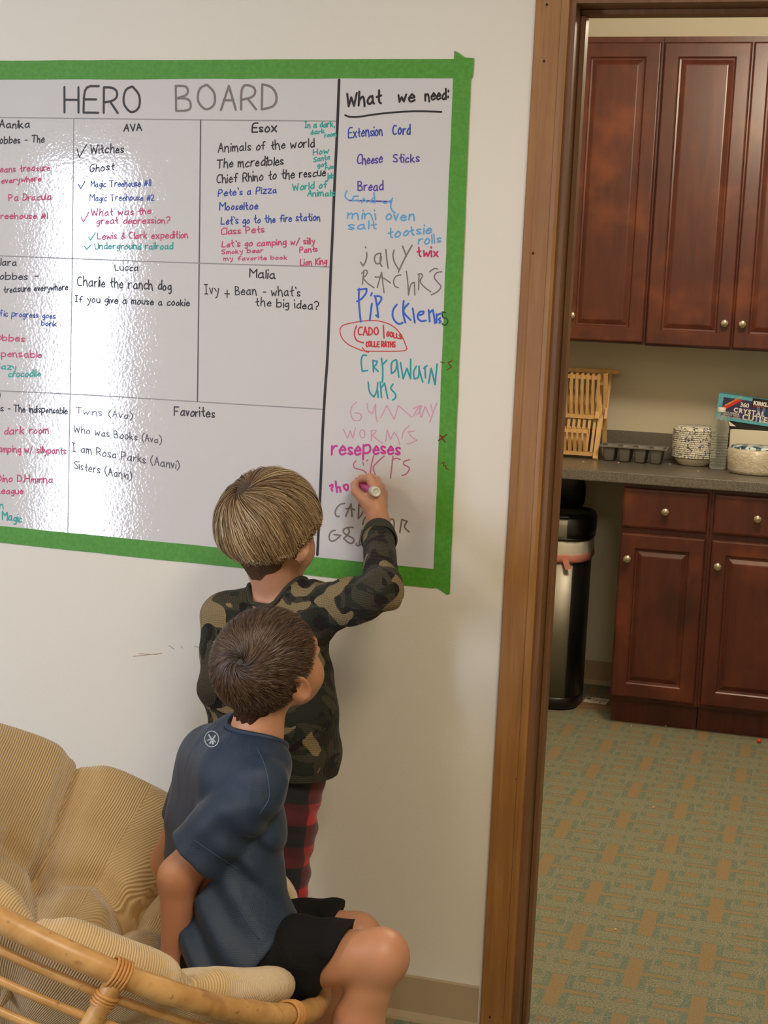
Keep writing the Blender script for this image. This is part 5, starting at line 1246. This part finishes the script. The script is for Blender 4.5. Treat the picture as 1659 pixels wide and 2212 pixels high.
# navy sports t-shirt
w = Mat('navy_sports_jersey', (38, 58, 80), .6, Sheen_Weight=.12, Sheen_Roughness=.4); ox_, oy_, oz_ = w.xyz(w.coord('Object'))
kn = (((ox_+oz_)*1300).sin())*(((ox_-oz_)*1300).sin()); w.color(w.mix(w.noise(w.coord('Object'), 5, 2), (24, 41, 63), (31, 50, 74))); w.bump(kn*.12+w.noise(w.coord('Object', scale=(1.6, 1, .6), rot=(.2, .5, .3)), 9, 1.5, .5, 1.2)*5.0, .5, .0022); M['navy'] = w
hemN = nrm([.80, .05, -.60]); hemP = at(566, 2062, -.66); aD = nrm(eR-sR); cufP = at(447, 1870, -.73); aDL = nrm(eL-sL)
def wr2(p, d):
    x, y, z = p[:, 0], p[:, 1], p[:, 2]
    low = np.clip((.60-z)/.12, 0, 1); lowm = low*np.clip((z-.30)/.08, 0, 1)
    f = .0085*np.sin((z*.9+x*.45)*75+2.2*np.sin(x*22+1)+y*14)*lowm*(.5+.5*np.sin(x*17+z*9+1.0))
    pit = at(470, 1880, -.74); dd = ((p-pit)**2).sum(1)
    f2 = .0045*np.sin((x*.75+z*.95)*95+1.3*np.sin(x*30))*np.exp(-((p-at(560, 1850, -.72))**2).sum(1)/.010)
    f3 = .0050*np.sin((z*1.0-x*.75)*70+2.0*np.sin(y*30+x*25))*np.exp(-((p-at(500, 1775, -.77))**2).sum(1)/.006)
    return f+f2+f3+.0012*np.sin(z*40+x*25)
tors = [Cap(T(468, 1652, -.555), T(515, 1672, -.65), .074, .072, .03), Cap(T(452, 1785, -.57), T(518, 1795, -.66), .081, .078, .06), Cap(T(455, 1920, -.58), T(520, 1930, -.67), .082, .078, .06), Cap(T(470, 2040, -.57), T(508, 2050, -.69), .092, .098, .06), Cap(T(500, 2090, -.58), T(556, 2090, -.69), .086, .094, .05)]
sh2 = U(tors+[Cap(at(516, 1596, -.585), at(566, 1652, -.645), .049, .050, .03), Cap(nb2-[0, 0, .012], sR, .042, .049, .03), Cap(nb2-[0, 0, .012], sL, .040, .045, .03),
  Cut(Cap(sR, eR, .052, .058, .018), Half(cufP, aD), k=.007), Cut(Cap(sL, eL, .046, .046, .018), Half(sL+(eL-sL)*.55, aDL), k=.014)], disp=wr2)
hx_ = nrm([.50, .10, .86]); hole2 = Cap(at(546, 1600, -.61)-hx_*.012, at(546, 1600, -.61)+hx_*.13, .051, .064, .004)
armhole = Cap(sR+(eR-sR)*.58, eR+aD*.05, .0440, .0480, .002)
shirt2 = U([Shell(sh2, .0085, [Half(hemP, hemN)])], subs=[hole2, armhole], k=.003)
s2 = sdf_obj('t_shirt', shirt2, (-1.10, -.86, .26), (-.62, -.38, .86), .0028, M['navy'], p2); s2['label'] = 'dark navy short-sleeved sports t-shirt'
neck_ring('collar', hole2, sh2, M['navy'], p2, .0050)
# sleeve hem seam
def surf_project(o, pts, off):
    """drop pixel points on to the nearest surface of object o as seen along the sight line, keep a small offset"""
    me = o.data; from mathutils.bvhtree import BVHTree
    bvh = BVHTree.FromPolygons([tuple(v.co) for v in me.vertices], [tuple(p.vertices) for p in me.polygons]); out = []
    for (a, b) in pts:
        h = bvh.ray_cast(Vector(CAM), Vector(ray(a, b)).normalized())
        if h[0] is not None: out.append(h[0]+h[1]*off if h[1].dot(Vector(CAM)-h[0]) > 0 else h[0]-h[1]*off)
    return out
def seam(o, pts, rad, mat, parent, name='seam', off=.0002):
    P = surf_project(o, [tuple(q) for q in spline(pts, 6)], off)
    if len(P) > 2: bm = bmesh.new(); bm_tube(bm, P, rad, 6); return obj(name, bm, mat, parent)
nv2 = Mat('navy_stitching', (46, 70, 94), .6)
seam(s2, [(556, 1615), (574, 1660), (582, 1720), (560, 1760)], .0012, nv2, p2)
seam(s2, [(420, 1815), (460, 1843), (518, 1880)], .0010, nv2, p2)
seam(s2, [(500, 1930), (530, 1985), (560, 2030)], .0010, nv2, p2)
# round emblem printed between the shoulders: ring with a curved mark inside
ew = Mat('silver_emblem', (176, 186, 196), .35)
em = []
cx_, cy_ = 458, 1597
def emb(lines, wd, name='emblem', hw=None):
    bm = bmesh.new()
    for ln in lines:
        P = surf_project(s2, ln, .0006)
        if len(P) > 1: bm_tube(bm, P, [wd*(hw[i] if hw else 1) for i in range(len(P))] if hw else wd, 6)
    return bm
bm = emb([[(cx_+15*math.cos(q), cy_+17*math.sin(q)) for q in [2*math.pi*i/36 for i in range(37)]]], .0010)
for ln, ww in (([(-6, -10), (-4, -5), (-1, -1), (0, 2)], 1), ([(8, -8), (5, -3), (1, 1), (-1, 3)], 1), ([(-9, 3), (-4, 1), (0, 0), (4, 2), (8, 7)], 1), ([(-4, 10), (-2, 6), (0, 2)], 1), ([(3, 11), (2, 6), (1, 2)], 1)):
    for k in range(3):
        P = surf_project(s2, [(cx_+a+k*.9-.9, cy_+b) for a, b in ln], .0006)
        if len(P) > 1: bm_tube(bm, P, [.0012-.0002*i for i in range(len(P))], 6)
e_ = obj('emblem', bm, ew, p2); e_['label'] = 'small pale grey round emblem'
# black shorts
w = Mat('black_shorts_cloth', (14, 14, 16), .85, Specular_IOR_Level=.25); w.bump(w.noise(w.coord('Object'), 400, 2)*.2+w.noise(w.coord('Object'), 15, 2, .5, 1.5)*5.0, .5, .0025)
cutR = Half(at(728, 2060, -.70), nrm(np.array(at(757, 2000, -.70))-at(757, 2000, -.70)+nrm([.90, 0, -.42]))); cutL = Half(at(724, 2010, -.52), nrm([.99, 0, -.10]))
bsd = lambda p, d: .0035*np.sin((p[:, 0]*.8-p[:, 2]*.7)*60+2*np.sin(p[:, 2]*25))+.002*np.sin(p[:, 0]*90+p[:, 2]*50)
sho = U([Cut(Cap(hR, at(748, 2060, -.70), .070, .060, .03), cutR, k=.02), Cut(Cap(hL2, at(740, 2012, -.52), .064, .053, .03), cutL, k=.02), Cap(T(485, 2060, -.57), T(500, 2070, -.69), .078, .076, .03), Cut(Cap(at(560, 2105, -.72), at(640, 2115, -.72), .045, .036, .03), cutR, k=.02)], disp=bsd)
holeR = Cap(kR-(kR-hR)*.33, kR+(kR-hR)*.1, .045, .050, .002); holeL = Cap(kL-(kL-hL2)*.33, kL+(kL-hL2)*.1, .040, .046, .002)
shor = U([sho], subs=[holeR, holeL], k=.003)
q = sdf_obj('shorts', shor, (-1.06, -.86, .24), (-.62, -.42, .52), .003, w, p2); q['label'] = 'plain black shorts'
for an in (aR, aL):
    sf = U([Ell(an+[.035, 0, -.040], (.078, .036, .032), None, .01), Ell(an+[-.005, 0, -.015], (.042, .034, .042), None, .02)], inter=[Half((0, 0, max(.002, an[2]-.074)), (0, 0, -1)), Half(an+[0, 0, .02], (0, 0, 1))])
    sdf_obj('shoe', sf, an-[.09, .08, .10], an+[.16, .08, .06], .004, Mat('grey_shoe', (84, 88, 96), .6), p2)
hl2 = lambda q: q[:, 2]-np.interp(q[:, 1], [-.10, -.05, -.015, .015, .045, .070], [-.060, -.062, -.012, .006, .034, .050])
cut_len = lambda v, r: (.010+.022*np.clip((v[:, 2]+.25)/.7, 0, 1))*(.85+.3*r.random(len(v)))
h2 = hair('hair', c2, A2, (.42, -.72, .66), 26000, 5, cut_len, .007, .007, hl2, 1.5, .00095, [(30, 21, 17), (50, 35, 26), (78, 56, 40), (126, 98, 72)], p2, 11, jit=.10, grav=.1, capinf=.0055, rad=(1.02, 1.02, 1.02))
h2['label'] = 'short dark brown hair with a crown whorl'

nm2 = Mat('nape_hair_dark', (52, 36, 28), .95, Specular_IOR_Level=.1); q_ = nm2.noise(nm2.coord('Object', scale=(420, 420, 60)), 1.6, 3, .7); nm2.color(nm2.mix(q_.smooth(.3, .7), (40, 26, 18), (78, 52, 36))); nm2.bump(q_, .6, .002)
o = nape('hair_fade', c2, A2, 1.0, hp2+[body2[len(hp2)]], lambda q: -.058+np.clip(np.abs(q[:, 0])-.025, 0, 1)*.8+.003*np.sin(q[:, 0]*420), nm2, p2); o['label'] = 'closely faded hair at the neck'
